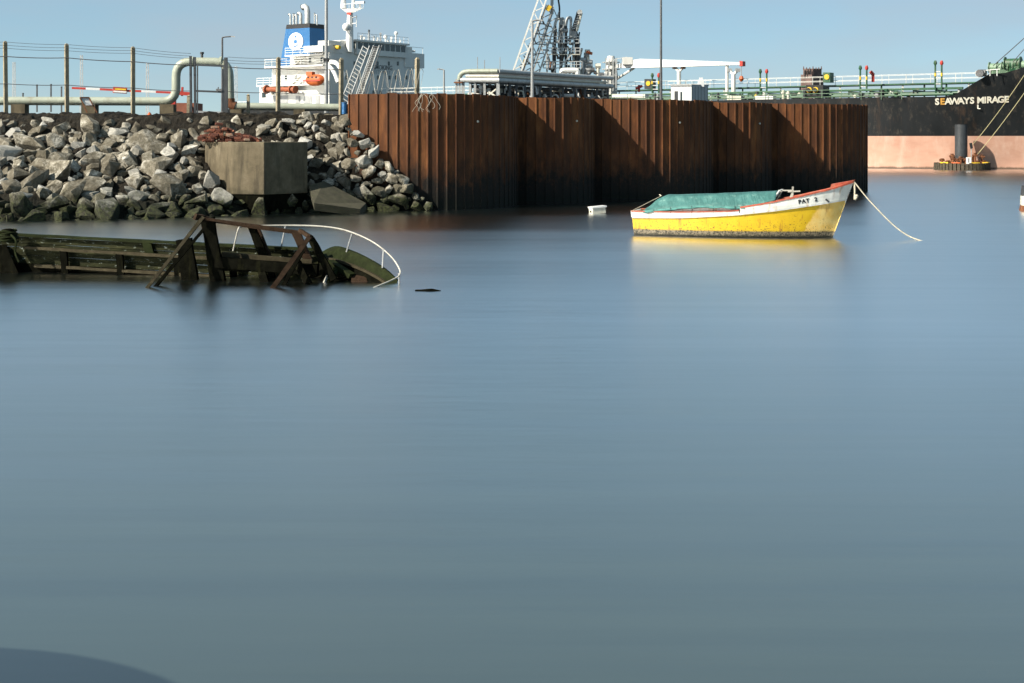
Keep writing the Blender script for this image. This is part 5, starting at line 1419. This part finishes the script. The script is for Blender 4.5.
# frame ahead of the cover, crossbar and samson post
k = MB(); tA = .735
for sgn in (-1, 1): k.bar(BP(tA - .035, sgn * (hbeam(tA, 1.2) - .08), zs_base(tA - .03) + .05), BP(tA + .008, sgn * .55 * hbeam(tA, 1.2), 1.66), .05, .05)
k.bar(BP(tA + .008, -.56 * hbeam(tA, 1.2), 1.66), BP(tA + .008, .56 * hbeam(tA, 1.2), 1.66), .05); k.build('cover_hoop', M['boatwhite'], boat)
k = MB(); k.bar(BP(tA + .01, -.1, 1.66), BP(.80, -.1, 1.66), .045); k.build('ridge_bar', M['railwhite'], boat)
k = MB(); k.bar(BP(.795, -.15, 1.2), BP(.795, -.15, 1.80), .055); k.bar(BP(.775, -.15, 1.62), BP(.825, -.15, 1.64), .05, .05); k.bar(BP(.785, -.15, 1.3), BP(.795, -.15, 1.56), .11, .09); k.build('mooring_bitt', M['railwhite'], boat)
k = MB(); k.tube([BP(.03, -.5, .9), BP(-.01, -.65, .88)], .012, 5); k.tube([BP(.13, -.2, 1.42), BP(0.0, -.6, .9)], .009, 5); k.tube([BP(.13, -.2, 1.42), BP(.115, 0, 1.45)], .02, 6); k.build('stern_line', M['rope'], boat)
# name
tn = .86
rt = (BP(tn + .02, -hbeam(tn + .02, 1.36), 1.36) - BP(tn - .02, -hbeam(tn - .02, 1.36), 1.36)).normalized()
for i_, ch in enumerate('PAT 2'):
    if ch == ' ': continue
    tt = .833 + .0150 * i_; zz_ = 1.285 + .022 * i_
    pa, pb_ = BP(tt - .01, -hbeam(tt - .01, zz_) - .02, zz_), BP(tt + .01, -hbeam(tt + .01, zz_) - .02, zz_)
    r_l = (pb_ - pa + Vector((0, 0, .03))).normalized()
    u_l = (BP(tt, -hbeam(tt, zz_ + .1) - .02, zz_ + .1) - BP(tt, -hbeam(tt, zz_ - .1) - .02, zz_ - .1)).normalized()
    n_l = r_l.cross(u_l).normalized()
    place_text('letter', text_mesh(ch, .20, .006, .003), M['black'], wb_, BP(tt, -hbeam(tt, zz_) - .02, zz_) + n_l * .012, r_l, n_l.cross(r_l))
k = MB(); c = BP(.935, -hbeam(.935, 1.33) - .045, 1.33); k.bar(c - rt * .05 + Vector((0, 0, .05)), c + rt * .07 - Vector((0, 0, .05)), .03, .06); k.build('hawse_slot', M['dark'], wb_)
# bow ropes
tip = BP(1.0, 0, 1.98) + bu * .06
k = MB(); k.tube(bez([tip, P(868, 199, 49.3), P(890, 222, 48.9), P(906, 234.5, 48.6), P(920, 240.4, 48.3), P(934, 243.5, 48.0)], 5), .022, 7); o = k.build('mooring_line', M['rope'], None, True); tag(o, 'pale rope slanting from the yellow boat bow into the water', 'rope')
hr = thing('hanging_rope_end', 'short knotted rope end hanging from the yellow boat bow', 'rope', tip - Vector((0, 0, .6)))
k = MB(); k.tube([tip, tip + Vector((.01, -.03, -.3)), tip + Vector((0, -.03, -.62))], .035, 6); k.build('rope_end', M['rope'], hr, True)
k = MB(); k.sphere(tip + Vector((.06, -.05, -.5)), .07, 8, 6); k.sphere(tip + Vector((.03, -.05, -.58)), .06, 8, 6); k.build('knot', M['rope'], hr, True)

# floating tub near the piling
fd = WD(213.5)
fl = thing('floating_crate', 'small pale box floating by the foot of the rusty piling', 'crate', P(597, 213.5, fd))
k = MB(); rz_ = Matrix.Rotation(.35, 3, 'Z') @ Matrix.Rotation(-.08, 3, 'Y'); c = P(597.3, 210.5, fd); k.box(c, (.66, .45, .28), rz_); k.build('crate_side', M['cream'], fl)
k = MB(); k.box(c + Vector((0, 0, .17)), (.74, .52, .07), rz_); k.build('crate_lid', M['white_clean'], fl)
k = MB(); k.box(c + rz_ @ Vector((-.342, 0, -.02)), (.02, .14, .08), rz_); k.build('hand_hole', M['black'], fl)
# drift timber by the wreck
dd = WD(291); k = MB(); k.tube(bez([P(415, 290.6, dd), P(422, 291, dd), P(432, 290.6, dd), P(441, 291.4, dd)], 3), [.02, .03, .035, .04, .045, .05, .05, .04, .03, .02][:10], 6); o = k.build('driftwood', M['wreckdark'], None, True); tag(o, 'thin dark stick adrift just right of the wreck bow', 'driftwood')

# boat just entering the frame at the right
eb = thing('moored_dinghy', 'stern of a small pale boat cut off by the right edge', 'boat', P(1034, 211, WD(211)))
ed = WD(211)
prof_ = [(1019.6, 212.5), (1022, 204), (1022.6, 198), (1022.2, 192), (1023.4, 187)]
def eb_ring(px, py, g):
    c = P(px, py, ed); return [c + Vector((g * .25, -.9, 0)), c + Vector((g * .0, 0, 0)), c + Vector((g * .25, .9, 0)), c + Vector((5.2, .7, 0)), c + Vector((6.4, 0, 0)), c + Vector((5.2, -.7, 0))]
for nm, (a, b_), m in (('hull_bottom', (212.9, 205.5), 'rust'), ('hull_side', (205.4, 196), 'cream'), ('cabin_side', (195.9, 186), 'dark')):
    k = MB(); k.hexa(eb_ring(lin(a, [186, 196, 205.5, 212.9], [1023.2, 1022, 1021.6, 1020]), a, 1), eb_ring(lin(b_, [186, 196, 205.5, 212.9], [1023.2, 1022, 1021.6, 1020]), b_, 1)); k.build(nm, M[m], eb)

# ------------------------------------------------------------------ the wreck
wk = thing('sunken_boat', 'rotting wooden boat wreck lying half sunk in the foreground', 'wreck', P(190, 278, 35.2))
def wD(px): return 37.0 - 1.7 * px / 330.0
def ytop(px): return 234.0 + (px - 20) * .050
def yrail(px): return 246.6 + (px - 24) * .056
def ylow(px): return 264.5 + (px - 35) * .060
def wpt(px, py, off=0.0): return P(px, py, wD(px) + off)
def strip(nm, y0, y1, x0, x1, off, th, m, n=14, jit=.5, seed=0):
    k = MB(); rn = random.Random(seed)
    xs = [x0 + (x1 - x0) * i / n for i in range(n + 1)]
    prev = None
    for x in xs:
        a, b_ = wpt(x, y0(x) + rn.uniform(-jit, jit), off), wpt(x, y1(x) + rn.uniform(-jit, jit), off)
        loop = [a, b_, b_ + Vector((0, th, 0)), a + Vector((0, th, 0))]
        if prev: k.hexa(prev, loop)
        prev = loop
    return k.build(nm, M[m], wk)
strip('top_rail', ytop, lambda x: ytop(x) + 2.6, -30, 318, -.12, .26, 'wreckgreen', 16, .25, 1)
strip('bulwark_plank', lambda x: ytop(x) + 2.8, lambda x: yrail(x) - 3.6, -30, 318, .0, .06, 'wreck', 16, .2, 2)
strip('bulwark_plank', lambda x: yrail(x) - 3.4, lambda x: yrail(x) + .4, -30, 318, .02, .06, 'wreck', 16, .2, 3)
strip('wooden_rail', yrail, lambda x: yrail(x) + 2.6, 23, 306, -.22, .14, 'wreckwood', 16, .3, 4)
strip('hull_plank', lambda x: yrail(x) + .6, lambda x: yrail(x) + 8.4, -30, 318, .04, .07, 'wreck', 16, .2, 5)
strip('hull_plank', lambda x: yrail(x) + 8.7, lambda x: yrail(x) + 16.4, -30, 318, .06, .07, 'wreck', 16, .2, 6)
strip('hull_plank', lambda x: yrail(x) + 16.7, lambda x: yrail(x) + 34, -30, 318, .08, .07, 'wreckdark', 16, .2, 7)
strip('lower_stringer', ylow, lambda x: ylow(x) + 2.6, 34, 230, -.20, .14, 'wreckwood', 10, .3, 8)
for x, x2 in ((63.5, 67), (119.5, 122.5), (176.5, 180), (232, 236), (270, 274)):
    k = MB(); a, b_ = wpt(x2, yrail(x) + 40, -.14), wpt(x, yrail(x) + 1.5, -.14); k.bar(a, b_, .17, .13, up=(0, 1, 0)); k.build('rib_frame', M['wreckdark'], wk)
for x in (147,):
    k = MB(); a, b_ = wpt(x + 3, yrail(x) + 1, -.05), wpt(x, ytop(x) + 2, -.05); k.bar(a, b_, .22, .12, up=(0, 1, 0)); k.build('rib_frame', M['wreckgreen'], wk)
# dark stub of the deckhouse at the left with a coil of rope on it
k = MB(); k.hexa([P(-30, 300, 36.4), P(30, 300, 36.4), P(28, 300, 37.6), P(-30, 300, 37.6)], [P(-30, 247, 36.6), P(6, 245, 36.7), P(6, 244, 37.4), P(-30, 238, 37.4)]); k.build('deckhouse_stub', M['wreckdark'], wk)
k = MB(); k.tube([P(8, 240, 36.3), P(7.5, 231, 36.4)], .18, 10); k.build('bitt_post', M['wreckdark'], wk, True)
rc = thing('rope_coil', 'old rope wound round the post at the left end of the wreck', 'rope', P(7.5, 238, 36.4))
k = MB(); pts = []
for i in range(120):
    t = i / 119; a = t * 2 * PI * 7; c = P(7.5, 231 + 9.5 * t, 36.4); r = .20 + .07 * t + .02 * math.sin(a * 2.3)
    pts.append(c + Vector((math.cos(a) * r, math.sin(a) * r, .03 * math.sin(a * 1.7))))
k.tube(pts, .03, 5, False); k.build('rope_turns', M['wreckgreen'], rc, True)
k = MB(); k.tube(bez([P(11, 235, 36.1), P(16, 241, 36.0), P(15, 252, 36.0), P(19, 262, 35.95)], 4), .03, 5); k.build('rope_tail', M['wreckgreen'], rc, True)
# wheelhouse frame
def beam(nm, a, b_, w_, h_, m):
    k = MB(); a, b_ = P(*a), P(*b_)
    n = 5; prev = None; aa, bb = k.frame(a, b_, (0, 1, 0)); rn = random.Random(int(a.x * 1000) & 0xffff)
    for i in range(n + 1):
        c = a.lerp(b_, i / n); f = 1 + rn.uniform(-.12, .12)
        loop = [c + aa * x * w_ / 2 * f + bb * y * h_ / 2 * f for x, y in ((-1, -1), (1, -1), (1, 1), (-1, 1))]
        if prev: k.hexa(prev, loop)
        prev = loop
    return k.build(nm, M[m], wk)
beam('corner_post', (207.5, 218, 34.6), (221.5, 300, 34.6), .33, .20, 'wreckdark')
beam('corner_post', (184, 239, 34.9), (193.5, 300, 34.9), .40, .22, 'wreckdark')
beam('window_post', (251.5, 226, 34.9), (266, 262, 35.0), .20, .14, 'wreckdark'); beam('window_post', (257, 227, 35.2), (270, 258, 35.2), .10, .12, 'wreckrust')
beam('window_post', (296, 232, 34.9), (309, 262, 34.9), .19, .14, 'wreckrust')
beam('roof_beam', (194, 217.2, 34.3), (303, 232.6, 34.5), .07, .10, 'wreckrust'); beam('roof_beam', (209, 220.8, 34.7), (296, 233.2, 34.9), .06, .06, 'wreckrust')
beam('roof_beam', (300, 230.5, 34.4), (311, 237.5, 34.2), .10, .15, 'wreckrust')
beam('fallen_strut', (203, 217.5, 34.3), (144, 292, 32.9), .075, .09, 'wreckwood'); beam('fallen_strut', (208, 224, 34.7), (151, 292, 33.2), .07, .1, 'wreckdark')
beam('side_strut', (309.5, 237, 34.2), (270, 292, 32.9), .11, .12, 'wreckrust'); beam('side_strut', (311, 238.5, 34.4), (334, 280, 34.2), .17, .15, 'wreckdark')
beam('side_strut', (297, 262, 34.4), (313, 293, 33.6), .17, .15, 'wreckdark'); beam('side_strut', (303, 250, 34.4), (281, 290, 33.5), .10, .12, 'wreckdark')
beam('roof_stub', (195, 216.6, 34.2), (208, 219.6, 34.5), .16, .10, 'wreckrust')
beam('deck_sill', (222, 254.5, 34.9), (312, 262, 34.8), .12, .10, 'wreckwood'); beam('deck_sill', (216, 262, 34.6), (318, 270, 34.5), .26, .32, 'wreckdark')
beam('cabin_panel', (222, 268, 34.8), (250, 270, 34.8), .08, .55, 'wreckdark'); beam('engine_stub', (262, 272, 34.5), (268, 292, 34.3), .18, .18, 'wreckdark')
# bow bulwark
up_ = bez([P(316, 256, 35.9), P(334, 247.2, 35.7), P(352, 251.5, 35.2), P(371, 260.5, 34.7), P(386, 270, 34.35), P(398, 281, 34.1)], 5)
lo_ = bez([P(310, 261, 35.6), P(328, 258.5, 35.3), P(350, 264.5, 34.9), P(368, 272, 34.5), P(382, 280, 34.2), P(393, 288, 34.0)], 5)
k = MB()
for i in range(len(up_) - 1):
    k.hexa([up_[i], lo_[i], lo_[i] + Vector((.0, .10, -.02)), up_[i] + Vector((0, .10, .02))], [up_[i + 1], lo_[i + 1], lo_[i + 1] + Vector((0, .10, -.02)), up_[i + 1] + Vector((0, .10, .02))])
k.build('bow_bulwark', M['wreckgreen'], wk)
k = MB()
for i in range(len(lo_) - 1):
    a, b_ = lo_[i] - Vector((0, .04, 0)), lo_[i + 1] - Vector((0, .04, 0)); k.bar(a, b_, .07, .06)
k.build('bow_stringer', M['wreckwood'], wk)
k = MB()
for i in range(len(lo_) - 1):
    dn = Vector((-.32, -.25, -1.0)); a, b_ = lo_[i], lo_[i + 1]
    k.hexa([a, a + dn, a + dn + Vector((0, .08, 0)), a + Vector((0, .08, 0))], [b_, b_ + dn, b_ + dn + Vector((0, .08, 0)), b_ + Vector((0, .08, 0))])
k.build('bow_planking', M['wreckdark'], wk)
k = MB(); k.hexa([P(352, 274, 34.6), P(366, 277, 34.5), P(370, 290, 34.0), P(350, 290, 34.0)], [P(352, 274, 34.7), P(366, 277, 34.6), P(370, 290, 34.1), P(350, 290, 34.1)]); k.build('rusty_patch', M['wreckrust'], wk)
k = MB(); k.bar(P(322, 262, 34.9), P(336, 271, 34.6), .12, .1); k.bar(P(336, 271, 34.6), P(330, 281, 34.3), .12, .1); k.bar(P(330, 262, 34.9), P(352, 276, 34.5), .2, .12); k.build('broken_knee', M['wreckgreen'], wk)
k = MB(); k.bar(P(324, 283, 34.2), P(328.5, 274, 34.3), .05, .05); k.build('pale_splinter', M['railwhite'], wk)
# white pulpit rail
rail = bez([P(233, 251, 35.3), P(238, 230, 35.3), P(241.5, 226.8, 35.4), P(250, 226, 35.4), P(285, 225.4, 35.5), P(320, 226.3, 35.4), P(346, 230.5, 35.2), P(372, 241.5, 34.8), P(390, 255.5, 34.4), P(399, 268, 34.0), P(399.5, 275, 33.7), P(392, 280, 33.5), P(372, 288.5, 33.0)], 6)
k = MB(); k.tube(rail, .020, 8); pr_ = k.build('pulpit_rail', M['railwhite'], wk, True)
for a, b_ in (((285.5, 226, 35.5), (280, 253, 35.6)), ((352.5, 232, 35.15), (346.5, 252, 35.3)), ((383.5, 249.5, 34.55), (382.5, 268, 34.4)), ((399, 273, 33.8), (399.6, 290, 33.8))):
    k = MB(); k.tube([P(*a), P(*b_)], .022, 6); k.build('stanchion', M['grey'], pr_)
